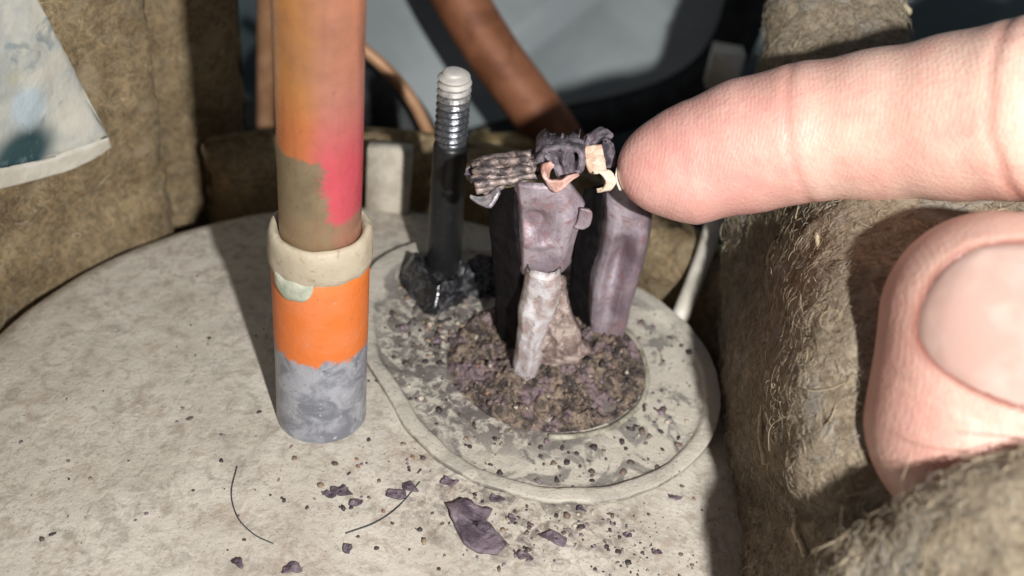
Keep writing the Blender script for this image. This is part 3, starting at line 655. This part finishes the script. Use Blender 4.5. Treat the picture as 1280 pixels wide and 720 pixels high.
fl_r, FpR, NnR = felt('felt_blanket', RF, 190, 110, 12, MAT['felt_r'], 'grey brown felt blanket beside the terminals with curly pale fibres, behind the thumb', 131, 26000, 1.2, .11, .034, .40, (.6, 2.2), None, .30, 420)
FL = [[A(30.09, -46.04, 19.81), A(32.44, -46.67, 26.83), A(35.66, -46.50, 33.25), A(41.57, -47.21, 38.64), A(50.08, -46.21, 41.38)],
      [A(30.26, -50.34, 20.90), A(31.71, -51.65, 28.68), A(34.38, -52.88, 35.00), A(39.85, -53.95, 39.94), A(47.92, -53.63, 41.88)],
      [A(31.86, -54.82, 17.12), A(33.57, -57.43, 23.35), A(35.75, -59.59, 30.10), A(40.74, -60.92, 34.74), A(48.65, -60.77, 36.48)]]
fl_f, FpF, NnF = felt('felt_flap', FL, 70, 120, 9, MAT['felt_r'], 'folded flap of felt lying over the lower edge of the thumb', 141, 8000, 1.2, .09, .032, .30, (.5, 1.6), None, .25, 120)
def snap(P, Fp, Nn, h):
    F_ = Fp.reshape(-1, 3); N_ = Nn.reshape(-1, 3); out = []
    for p in P:
        i = np.argmin(((F_-p)**2).sum(1)); out.append(p-N_[i]*(np.dot(p-F_[i], N_[i])-h))
    return np.array(out)
m_lf = m_simple('pale_loose_fibre', (.42, .35, .22), (.60, .52, .36), .3, .6, 0, 0)
LF = [([A(31.13, 0.80, 22.73), A(29.57, 1.99, 22.59), A(29.31, 3.21, 24.06), A(30.79, 4.32, 25.38), A(33.41, 3.63, 26.10), A(36.13, 2.25, 26.02), A(39.25, 0.96, 27.59)], .22),
      ([A(38.73, 8.35, 28.63), A(37.83, 7.01, 27.03), A(36.49, 6.19, 26.05), A(34.93, 6.33, 26.21), A(34.76, 8.24, 26.94), A(35.87, 9.19, 28.07), A(37.96, 9.66, 28.63)], .26),
      ([A(31.95, 10.08, 27.57), A(32.55, 7.34, 25.86), A(34.68, 5.47, 25.19), A(37.37, 4.92, 26.08), A(39.28, 6.06, 27.45)], .20),
      ([A(32.81, -0.26, 24.58), A(35.25, 0.70, 25.73), A(37.58, -0.07, 26.36)], .16),
      ([A(29.54, -24.13, 11.69), A(29.81, -22.04, 12.63), A(30.65, -19.36, 14.26)], .45),
      ([A(30.48, -23.92, 11.95), A(30.88, -21.94, 12.74), A(31.21, -19.63, 13.94)], .35),
      ([A(29.22, -38.61, 13.10), A(29.13, -35.82, 13.32), A(30.15, -33.12, 13.43), A(31.59, -32.09, 14.65)], .40),
      ([A(36.39, -17.55, 19.53), A(37.46, -17.96, 19.04), A(38.07, -18.99, 19.38)], .40),
      ([A(39.34, 48.89, 39.60), A(40.11, 47.22, 39.16), A(42.02, 45.98, 39.24), A(38.76, 44.88, 37.93)], .5),
      ([A(40.57, -7.53, 28.36), A(40.12, -5.83, 28.83), A(40.28, -5.17, 29.62)], .3),
      ([A(31.18, 2.07, 21.14), A(31.72, 3.10, 22.36), A(32.97, 2.78, 23.54), A(33.91, 1.81, 23.93)], .32)]
for i, (p, r_) in enumerate(LF):
    o = obj('loose_fibre', tube(snap(spline(p, 26), FpR, NnR, .35), [r_, r_, r_*.6], 6), m_lf if i != 10 else MAT['hair'], fl_r)

# ------------------------------------------------------------------ printed sheet on the felt
def m_print():
    k = M('glossy_printed_sheet'); n = k.noise(.12, 4, .6, .6)
    c = k.mix(k.rng(n, .4, .65), (.46, .47, .44), (.60, .58, .50))
    c = k.mix(k.rng(k.dist((-78.19, 5.12, 20.57), None, (1, 1, 1.5)), 4, 8.5, 1, 0), c, (.035, .075, .085))
    c = k.mix(k.rng(k.dist((-76.87, 7.96, 26.72)), 2.2, 4.5, .8, 0), c, (.48, .58, .64))
    c = k.mix(k.rng(k.dist((-77.53, 6.59, 32.03)), 1, 2.6, .6, 0), c, (.55, .52, .22))
    c = k.mix(k.rng(k.noise(.22, 4, .6, 1.0, off=33), .56, .66, 0, .6), c, (.20, .26, .28))
    k.bump(k.noise(.2, 3), .8, .7)
    return k.done(c, .25, 0, .5)
sh = [[A(-77.65, -2.10, 55.23), A(-76.07, 4.97, 52.65), A(-74.85, 9.65, 49.95)], [A(-78.30, -4.44, 47.54), A(-76.48, 4.03, 43.83), A(-73.97, 12.13, 40.40)], [A(-78.96, -7.35, 38.63), A(-76.55, 3.88, 32.98), A(-72.21, 15.69, 27.86)], [A(-79.62, -11.53, 27.02), A(-76.26, 4.55, 18.88), A(-69.84, 17.99, 16.19)]]
ms, q_, w_ = pillow_sheet(sh, 50, 50, .5, .5, .08, 201, None, .05)
ps = obj('printed_sheet', ms, m_print(), None); tag(ps, 'glossy pale printed sheet with a cream folded edge lying against the felt', 'sheet')
fe = [[A(-79.26, -11.92, 27.70), A(-75.98, 4.19, 19.57), A(-72.17, 13.28, 17.12), A(-69.60, 17.49, 16.54)], [A(-79.74, -12.64, 24.17), A(-76.48, 4.03, 16.38), A(-72.28, 13.83, 13.81), A(-69.75, 18.11, 14.43)]]
ms, q_, w_ = pillow_sheet(fe, 14, 50, .8, .3, .1, 211, None, .05)
obj('folded_edge', ms, MAT['cream'], ps)

# ------------------------------------------------------------------ things behind
poly = [A(-55.56, 118.00, 39.41), A(29.59, 118.00, 50.71), A(33.80, 118.00, 25.25), A(35.63, 118.00, 10.94), A(35.59, 118.00, -0.77), A(32.32, 118.00, -10.77), A(25.07, 118.00, -18.81), A(13.68, 118.00, -25.53), A(-3.08, 118.00, -32.36), A(-28.21, 118.00, -44.08), A(-54.75, 118.00, -58.50)]
poly = np.array(poly); pc = poly.copy(); curve = spline(poly[1:], 60)
P2 = np.concatenate([poly[:1], curve]); n = len(P2)
gp = empty('metal_panel', P2.mean(0)*A(1, 1, 0)+A(0, 0, P2[:, 2].min()), 'grey painted metal panel with rounded corner and a black band of painted shade behind the terminals', 'panel')
obj('sheet', (np.concatenate([P2, P2+A(0, 2, 0)]), [np.arange(n), np.arange(n)[::-1]+n, np.stack([np.arange(n), (np.arange(n)+1) % n, (np.arange(n)+1) % n+n, np.arange(n)+n], -1)]), MAT['grey'], gp, smooth=False)
V, F = tube(curve+A(0, .5, 0), 5.2, 14); obj('edge_shade_band', (V, F), MAT['matte'], gp)  # black band along the border, a shadow curve built as solid colour

bp = empty('bent_copper_pipe', A(-1.33, 86.00, -17.29), 'dull brown copper pipe slanting down to a brass fitting in front of the grey panel', 'pipe')
obj('tube', tube([A(-36.16, 92.00, 31.67), A(-28.80, 92.00, 14.87), A(-18.86, 90.00, 1.34), A(-9.50, 88.00, -8.43), A(-0.43, 86.00, -18.79), A(9.36, 86.00, -41.30)], 5.6, 20, 40), MAT['brown_copper'], bp)
obj('brass_fitting', [tube([A(-20.47, 84.00, -19.18), A(-11.63, 84.00, -17.11), A(-1.55, 84.00, -14.84)], [2.6, 2.3, 2.2], 16, 10), tube([A(-19.78, 84.00, -19.06), A(-16.37, 84.00, -18.30)], 3.6, 6, 3)], MAT['brass'], bp, smooth=False)
o = obj('thin_copper_tube', tube([A(-63.84, 88.00, 32.27), A(-64.97, 88.00, 6.11), A(-66.00, 88.00, -16.49), A(-67.52, 88.00, -51.61)], 2.0, 14, 24), MAT['thin_copper'], None); tag(o, 'thin upright copper tube behind the orange copper pipe', 'pipe')
o = obj('black_tubing', tube([A(-54.97, 78.00, 0.23), A(-44.81, 76.00, -3.96), A(-36.54, 74.00, -7.41), A(-30.54, 72.00, -16.70), A(-26.87, 72.00, -36.98)], 6.2, 18, 40), MAT['matte'], None); tag(o, 'black rubber hose arching between the copper pipe and the stud', 'tubing')  # near-black tube along the arch under the capillary
o = obj('capillary_tube', tube([A(-52.85, 70.00, 14.78), A(-41.08, 68.00, 9.04), A(-33.70, 66.00, 3.98), A(-28.90, 65.00, -2.59), A(-24.33, 64.00, -13.27), A(-19.91, 64.00, -33.89)], 1.25, 10, 40), MAT['thin_copper'], None); tag(o, 'thin dull capillary tube following the black tubing', 'tube')
o = obj('white_cable', tube([A(24.99, 37.92, 10.97), A(23.20, 28.12, 5.51), A(21.33, 21.27, 2.01), A(19.54, 16.22, -2.45), A(18.56, 13.39, -12.04)], 1.45, 12, 40), MAT['cream'], None); tag(o, 'white cable passing behind the right edge of the terminal flange', 'cable')
V, F = box(A(31.47, 100.00, -1.09), (7, 5, 9)); V = V+.8*np.stack([fbm(V, .4, 2, k) for k in range(3)], -1)
o = obj('foam_block', (V, F), MAT['cream'], None, smooth=False); tag(o, 'small cream block in the gap beside the painted shade band of the panel', 'block')

# ------------------------------------------------------------------ burnt wire ends and connector scraps on the blades
wr = empty('burnt_wire', A(-10.21, -1.93, 30.37), 'burnt stranded copper wire end lying across the blade top beside the stud', 'wire')
w0, w1 = A(-13.31, -0.20, 30.88), A(-6.54, 0.06, 34.29)
ax = nrm(w1-w0); s1 = nrm(np.cross(ax, A(0, 0, 1))); s2 = np.cross(ax, s1); g = np.random.default_rng(77)
for k in range(15):
    a = k*2.399; rr = 2.25*math.sqrt((k+.5)/15); p = []
    for t in np.linspace(-.04, 1.0, 8):
        aa = a+1.1*t; wob = g.normal(size=3)*.13
        p.append(w0+(w1-w0)*(t+(g.normal()*.05 if t > .9 or t < 0 else 0))+rr*(1.0-.25*t)*(math.cos(aa)*s1*1.05+math.sin(aa)*s2)+wob)
    obj('strand', tube(p, .52, 7, 22), MAT['strand'], wr)
V, F = torn((0, 0, 0), 2.2, 2.0, 1.2, 2.6, 83, .5, 26, 60)
ma = np.stack([ax, s1, s2]); lug = V@ma+w0+ax*.5-s2*1.4
obj('fused_sheath', (lug, F), MAT['soot'], wr)
def strip(P, wdir, w, T, n=40, seed=0, amp=.25):
    """a bent strip of metal: profile polyline P, width direction wdir"""
    P = spline(P, n); Tn = nrm(np.gradient(P, axis=0)); W = nrm(np.asarray(wdir, float)); N = nrm(np.cross(Tn, W)); w = np.interp(np.linspace(0, 1, n), np.linspace(0, 1, len(np.atleast_1d(w))), np.atleast_1d(w)) if np.ndim(w) else np.full(n, w)
    m_ = 12; u = np.linspace(-1, 1, m_); top = P[:, None]+(u[:, None]*W)[None]*w[:, None, None]+N[:, None]*T/2; bot = top-N[:, None]*T
    loop = np.concatenate([top, bot[:, ::-1]], 1); V = loop.reshape(-1, 3); V = V+amp*np.stack([fbm(V, .5, 3, seed+k) for k in range(3)], -1)
    k2 = 2*m_; return V, [grid_faces(n, k2, wrap_v=True), np.arange(k2), np.arange(k2)[::-1]+(n-1)*k2]
RT = np.array(rt); UP = np.array(up); FW = np.array(fw)
o = obj('silver_shard', strip([A(-14.28, -0.23, 27.72), A(-12.93, -1.33, 27.97), A(-11.69, -1.97, 28.77), A(-10.65, -1.43, 30.19)], UP*.8+FW*.6, [.25, .7, 1.1, .6], .5, 30, 3, .25), MAT['silver'], wr)
cr = empty('burnt_connector', A(-3.20, -0.31, 32.30), 'crumpled sooty connector crimp with torn pink copper on the blade top', 'connector')
obj('crimp', [strip([A(-6.29, 0.72, 33.53), A(-6.16, 1.14, 35.58), A(-4.48, 1.32, 36.57), A(-1.69, 1.51, 36.80), A(-1.12, 0.35, 34.64), A(-2.15, 0.51, 33.27)], FW*.9+UP*.4, 2.0, .9, 50, 13, .7),
    plate([A(-6.12, -1.28, 33.32), A(-6.10, -0.77, 34.55), A(-6.61, -0.01, 35.77), A(-5.90, 0.89, 36.85)], [A(-0.81, -0.54, 34.20), A(-0.83, 0.03, 35.51), A(-1.50, 0.58, 36.47), A(-1.37, 1.37, 37.41)], lambda u, v: 1.2*(2*u-1)**2+.9*np.abs(np.sin(7*u+2*v))-1.0*gau(u, v, .7, .5, .1, .6), 2.4, 40, 40, 97, .7, .7)], MAT['soot'], cr)
obj('torn_copper', [strip([A(-4.58, -1.85, 35.76), A(-5.24, -2.65, 35.11), A(-5.08, -3.57, 34.32), A(-4.19, -4.00, 33.81), A(-3.14, -3.70, 34.02), A(-2.17, -2.85, 34.57), A(-1.24, -2.11, 34.82)], UP*.6-FW*.6-RT*.4, [.4, .9, 1.1, .9, .6, .5, .2], .5, 44, 17, .4)], MAT['copper_pink'], cr)
cu = empty('copper_curl', A(2.00, -0.70, 31.84), 'curled bare pale copper strip with a sooty tip touched by the fingertip', 'copper strip')
obj('strip', strip([A(0.20, 2.42, 36.17), A(0.70, 0.84, 35.23), A(1.38, -0.26, 34.38), A(2.29, -0.39, 34.38), A(3.03, -0.98, 33.68), A(2.71, -1.39, 32.57), A(1.96, -1.20, 32.18)], RT*.95+UP*.12, [1.15, 1.25, 1.1, .8, .7, .6, .5], .6, 50, 37, .25), MAT['copper_cream'], cu)
obj('sooty_tip', [strip([A(-1.12, 3.42, 35.19), A(0.34, 3.57, 36.30), A(1.61, 3.87, 37.28), A(2.70, 3.57, 36.93)], UP*.6+FW*.7, [.5, 1.2, 1.1, .2], .7, 30, 47, .6), strip([A(1.33, 3.32, 36.62), A(1.36, 4.11, 37.57)], RT, [.7, .1], .5, 12, 49, .2)], MAT['soot'], cu)
obj('sooty_tip', torn(A(0.66, 3.90, 34.20)-A(0, 0, 1.5), 2.6, 1.6, 2, 5, 117, .3, 24, 50), MAT['soot'], cu)

# ------------------------------------------------------------------ flakes and hairs on the shell
def flake(pts, z0, h, seed, T=.35):
    P = np.array(pts)[:, :2]; c = P.mean(0); out = []
    Q = []
    for a, b in zip(P, np.roll(P, -1, 0)):
        for t in (0, .25, .5, .75): Q.append(a+(b-a)*t)
    Q = np.array(Q); Q += .22*np.stack([fbm(np.c_[Q, Q[:, 0]*0], 1.1, 2, seed), fbm(np.c_[Q, Q[:, 0]*0], 1.1, 2, seed+1)], -1); k = len(Q)
    R = [c+(Q-c)*f_ for f_ in (1, .85, .65, .45, .25, .06)]
    top = np.concatenate([np.c_[q, np.zeros(k)] for q in R]); L = np.abs(Q-c).max()
    top[:, 2] = np.array(top_z(top[:, 0], top[:, 1]))+.25+h*np.clip(.45+.9*fbm(top, 1.6/L, 3, seed+5), 0, 1.2)
    V = np.concatenate([top, top-A(0, 0, T)]); n_ = 6
    F = [grid_faces(n_, k, wrap_v=True), np.arange(k)+(n_-1)*k, grid_faces(n_, k, wrap_v=True, off=n_*k)[:, ::-1], np.stack([np.arange(k), (np.arange(k)+1) % k, (np.arange(k)+1) % k+n_*k, np.arange(k)+n_*k], -1)]
    return V, F
o = obj('burnt_flake', flake([A(-11.89, -27.96, -2.00), A(-10.14, -26.36, -2.00), A(-8.16, -27.31, -2.00), A(-5.85, -27.68, -2.00), A(-6.50, -29.31, -2.00), A(-3.60, -31.79, -2.00), A(-4.40, -33.86, -2.00), A(-6.99, -33.93, -2.00), A(-8.68, -33.14, -2.00), A(-10.43, -30.49, -2.00)], 0, 1.3, 301), MAT['flake'], smooth=False)
tag(o, 'large jagged dark purple charred flake lying on the beige shell', 'flake')
g = np.random.default_rng(41)
small = [A(2.34, -30.16, -2.00), A(-5.68, -25.31, -2.00), A(-1.35, -33.46, -2.00), A(1.79, -24.52, -2.00), A(-25.26, -28.00, -2.00), A(-26.64, -28.76, -2.00), A(-18.19, -27.26, -2.00), A(-16.65, -25.94, -2.00), A(-22.93, -29.39, -2.00), A(18.04, -20.04, -2.00), A(11.67, -27.56, -2.00), A(-22.33, -36.29, -2.00), A(-28.34, -39.85, -2.00), A(-11.91, -24.03, -2.00), A(-34.65, -40.33, -2.00), A(5.46, -24.66, -2.00), A(-3.13, -28.10, -2.00), A(15.36, -29.30, -2.00)]
size = [1.9, 1.1, 1.2, .9, 1.7, 1.0, 1.5, 1.2, .9, .9, .8, .8, 1.4, 1.3, .8, .8, .7, .8]
for p, s_ in zip(small, size):
    n_ = int(g.integers(5, 8)); a = np.sort(g.uniform(0, 6.283, n_)+np.arange(n_)*.01); a = np.linspace(0, 6.283, n_, endpoint=False)+g.normal(size=n_)*.25
    rr = s_*g.uniform(.55, 1.2, n_); st_ = g.uniform(.45, .9)
    o = obj('burnt_flake', flake(np.stack([p[0]+rr*np.cos(a), p[1]+rr*np.sin(a)*st_, 0*a], 1), 0, .5*s_**.5, int(g.integers(1000)), .25), MAT['flake'], smooth=False)
    tag(o, 'small dark charred flake on the beige shell, smaller than the big jagged purple flake', 'flake', 'small charred flakes on the shell')
def hair(pts, label):
    p = spline(pts, 40); p[:, 2] = top_z(p[:, 0], p[:, 1])+.22
    o = obj('hair', tube(p, .085, 5), MAT['hair']); tag(o, label, 'hair')
hair([A(-38.93, -26.23, -2.00), A(-38.44, -30.47, -2.00), A(-36.65, -33.92, -2.00), A(-34.09, -36.03, -2.00), A(-31.47, -37.01, -2.00)], 'long curved dark hair lying on the beige shell below the pipe socket')
hair([A(-23.26, -34.17, -2.00), A(-19.91, -31.88, -2.00), A(-17.59, -28.96, -2.00), A(-15.59, -24.69, -2.00)], 'short straight dark hair lying on the beige shell below the flange')

# ------------------------------------------------------------------ hand
cones = []   # (a, b, ra, rb)
def chain(pts):
    for (a, ra), (b, rb) in zip(pts[:-1], pts[1:]): cones.append((A(*a), A(*b), ra, rb))
I0, I1, I2, I3, I4, I5, I6 = A(9.03, 1.78, 34.79), A(12.69, 2.02, 35.85), A(19.18, 1.99, 39.70), A(25.10, 0.98, 43.17), A(32.83, -1.15, 46.86), A(40.10, -4.22, 50.98), A(45.79, -7.48, 54.88)
idx_chain = [(I0, 5.3), (I1, 7.25), (I2, 7.95), (I3, 8.0), (I4, 8.5), (I5, 9.1), (I6, 9.6), (A(61.00, -11.22, 58.20), 9.8), (A(81.04, -12.20, 60.14), 11.5)]
T0, T1, T2, T3 = A(41.01, -29.59, 42.52), A(42.09, -35.47, 33.96), A(48.22, -32.89, 41.70), A(59.43, -33.32, 44.30)
th_chain = [(T2, 11.9), (T3, 11.3), (A(86.41, -31.89, 46.01), 12.5), (A(122.08, -17.86, 44.05), 15)]
def rcone(P, a, b, ra, rb):
    ab = b-a; L2 = ab@ab; t = np.clip(((P-a)@ab)/L2, 0, 1)
    d = P-a-t[..., None]*ab; return np.sqrt((d*d).sum(-1))-(ra+(rb-ra)*t)
def smin(a, b, k):
    h = np.clip(.5+.5*(b-a)/k, 0, 1); return b+(a-b)*h-k*h*(1-h)
def chain_d(P, ch, k=1.5):
    d = None
    for (a, ra), (b, rb) in zip(ch[:-1], ch[1:]):
        q = rcone(P, A(*a), A(*b), ra, rb); d = q if d is None else smin(d, q, k)
    return d
wristp = A(149.98, 3.03, 47.18)
others = [[(A(93.07, 3.85, 60.60), 11), (A(80.89, 29.54, 50.76), 9.5), (A(99.37, 33.26, 31.86), 8.5), (A(109.32, 24.50, 32.31), 7.5)],
          [(A(110.37, 23.03, 58.56), 10.5), (A(101.71, 51.11, 48.46), 9), (A(118.36, 52.78, 31.79), 8), (A(126.06, 42.41, 31.88), 7.2)],
          [(A(131.70, 44.45, 56.09), 9.5), (A(124.71, 66.13, 47.69), 8), (A(136.72, 67.68, 33.99), 7), (A(142.21, 59.31, 33.34), 6.5)]]
def hand_d(P):
    d = chain_d(P, idx_chain, 2.0)
    t = chain_d(P, [(T0, 10.1), (T1, 10.9)], 1.5); t = smin(t, chain_d(P, [(T0, 10.1), (T2, 11.9)]), 4); t = smin(t, chain_d(P, [(T1, 10.9), (T2, 11.9)]), 4)
    t = smin(t, chain_d(P, th_chain, 4), 4)
    palm = None
    for q, rq in ((idx_chain[-1][0], 11.5), (others[0][0][0], 11.5), (others[1][0][0], 11.5), (others[2][0][0], 10.5), (th_chain[-1][0], 14)):
        c_ = rcone(P, A(*q), wristp, rq, 17); palm = c_ if palm is None else smin(palm, c_, 6)
    web = rcone(P, A(55.84, -21.36, 49.22), A(86.09, -20.22, 50.58), 4, 9)
    d = smin(d, palm, 5); d = smin(d, smin(t, web, 7), 5)
    for ch in others: d = smin(d, chain_d(P, ch, 2), 3)
    return d
allp = np.array([a for a, _ in idx_chain+th_chain]+[T0, T1, wristp]+[p for ch in others for p, _ in ch]); h = .95
lo = allp.min(0)-19; hi = allp.max(0)+19; nn = np.ceil((hi-lo)/h).astype(int)
gx, gy, gz = [lo[i]+h*np.arange(nn[i]) for i in range(3)]
D = np.empty(nn)
for i in range(0, nn[0], 24):
    P = np.stack(np.meshgrid(gx[i:i+24], gy, gz, indexing='ij'), -1); D[i:i+24] = hand_d(P)
V, F = surface_nets(D, lo, h)
ho = obj('hand', (V, [F]), MAT['skin'])
md = ho.modifiers.new('s', 'SUBSURF'); md.subdivision_type = 'SIMPLE'; md.levels = 1; md.render_levels = 1
dg = bpy.context.evaluated_depsgraph_get(); me = bpy.data.meshes.new_from_object(ho.evaluated_get(dg)); ho.modifiers.clear()
ho.data = me; n = len(me.vertices); V = np.empty(n*3); me.vertices.foreach_get('co', V); V = V.reshape(-1, 3)/S
def grad(P, f, e=.15):
    return nrm(np.stack([f(P+A(*(e if i == k else 0 for i in range(3))))-f(P-A(*(e if i == k else 0 for i in range(3)))) for k in range(3)], -1))
for _ in range(2): V = V-hand_d(V)[:, None]*grad(V, hand_d)*.95
Nh = grad(V, hand_d)
CAMP = np.array(CAM); view = nrm(CAMP-V); disp = np.zeros(n); tint = np.ones((n, 3))
# finger creases on the palm side of the index finger
def crease(p, axis, R, depth, w, wob, side, rx=13):
    global disp, tint
    s = (V-p)@axis+wob*fbm(V, .25, 2, int(depth*100)); near = (np.linalg.norm(V-p, axis=1) < rx) & ((Nh@side) > -.25)
    e = np.exp(-(s/w)**2)*near*sm(-.25, .35, Nh@side); disp -= depth*e; disp += depth*.12*(np.exp(-((s-2.6*w)/(1.6*w))**2)+np.exp(-((s+2.6*w)/(1.6*w))**2))*near*sm(-.25, .35, Nh@side)
    tint *= 1-e[:, None]*min(1, depth*3)*A(.10, .26, .26)
sd = nrm(CAMP-I3); axI = nrm(I4-I2)
crease(I3, axI, 8, .15, .6, .4, sd)
axP = nrm(I6-I5); crease(I6-axP*1.2, axP, 9, .22, .7, .8, sd, 15)
# thumb nail frame
ta = nrm(A(33.59, -30.06, 41.97)-A(51.55, -33.61, 40.85)); tn = nrm(CAMP-A(41.20, -32.73, 43.45)); tn = nrm(tn+UP*.30); tn = nrm(tn-ta*(tn@ta)); ts = np.cross(ta, tn)
NC = A(42.90, -31.19, 40.61); NL, NW = 11.0, 8.0
def nail_q(P):
    u_ = (P-NC)@ta; w_ = (P-NC)@ts
    return (np.abs(u_/NL)**2.4+np.abs(w_/(NW*(1-.10*u_/NL)))**2.4)**(1/2.4), u_, w_
q, uu, ww = nail_q(V); on = sm(.05, .4, Nh@tn)*(np.linalg.norm(V-NC, axis=1) < 22)
disp += on*(-.55*sm(1.02, .90, q)+.07*np.exp(-((q-1.10)/.08)**2)-.6*np.exp(-((q-1.0)/.035)**2))
tint *= 1-(on*np.exp(-((q-1.01)/.055)**2))[:, None]*A(.72, .86, .88)
# fold lines on the thumb pulp beside the nail
for off_, dp in ((1.3, .14), (1.42, .07)):
    disp -= on*dp*np.exp(-((q-off_)/.03)**2)*sm(-1, 3, -ww)*sm(.45, .6, fbm(V, .18, 2, 9)*.5+.6)
disp += .12*fbm(V, .12, 3, 91)+.03*fbm(V, .6, 3, 95)
tipd = np.linalg.norm(V-I1, axis=1); tint *= 1-(np.exp(-(tipd/16)**2)*.75)[:, None]*A(.02, .24, .15)
td = np.linalg.norm(V-T1, axis=1); tint *= 1-(np.exp(-(td/15)**2)*.9)[:, None]*A(0.16, .30, .27)
V = V+Nh*disp[:, None]
me.vertices.foreach_set('co', (V*S).ravel()); me.polygons.foreach_set('use_smooth', [True]*len(me.polygons)); me.update(); colattr(ho, tint)
tag(ho, 'bare hand with the index fingertip touching the copper curl and thumb against the felt', 'hand')
# nails
def nail(nc, a_, n__, s_, L, W, name, lift=.12, droop=0, outset=0, mat=None):
    nu, nv = 34, 34; u = np.linspace(-1, 1, nu)[:, None]; v = np.linspace(-1, 1, nv)[None]
    U = u*np.sqrt(1-.5*v*v*.9); W_ = v*np.sqrt(1-.5*u*u*.9)
    base = nc+(U*L)[..., None]*a_+(W_*W)[..., None]*s_
    P = base+n__*20
    for _ in range(60): P = P-np.clip(hand_d(P), -1, 3)[..., None]*n__*.6
    dn = ((P-nc)@n__); ok = np.abs(hand_d(P)) < .3; cmin = dn[ok].min(); dn = np.where(ok, dn, cmin); P = base+n__*(dn-((base-nc)@n__))[..., None]
    edge = np.clip(np.maximum(np.abs(u), np.abs(v)), 0, 1)+0*U
    top = P+n__*(lift-.55*sm(.85, 1., edge))[..., None]
    bot = top-n__*.5
    V = np.concatenate([top.reshape(-1, 3), bot.reshape(-1, 3)]); F1 = grid_faces(nu, nv)
    b = np.concatenate([np.arange(nv-1), np.arange(nu-1)*nv+nv-1, np.arange(nv-1, 0, -1)+(nu-1)*nv, np.arange(nu-1, 0, -1)*nv]); b2 = np.roll(b, -1)
    o = obj(name, (V, [F1, F1[:, ::-1]+nu*nv, np.stack([b, b2, b2+nu*nv, b+nu*nv], -1)]), mat or MAT['nail'], ho); return o
nail(NC, ta, tn, ts, NL, NW, 'thumb_nail', -.15)
ia = nrm(I0-I2); inn = nrm(FW+UP*.35); inn = nrm(inn-ia*(inn@ia)); its = np.cross(ia, inn)
nail(I0+ia*-.6, ia, inn, its, 6.0, 4.6, 'index_nail', .2, mat=MAT['cream'])
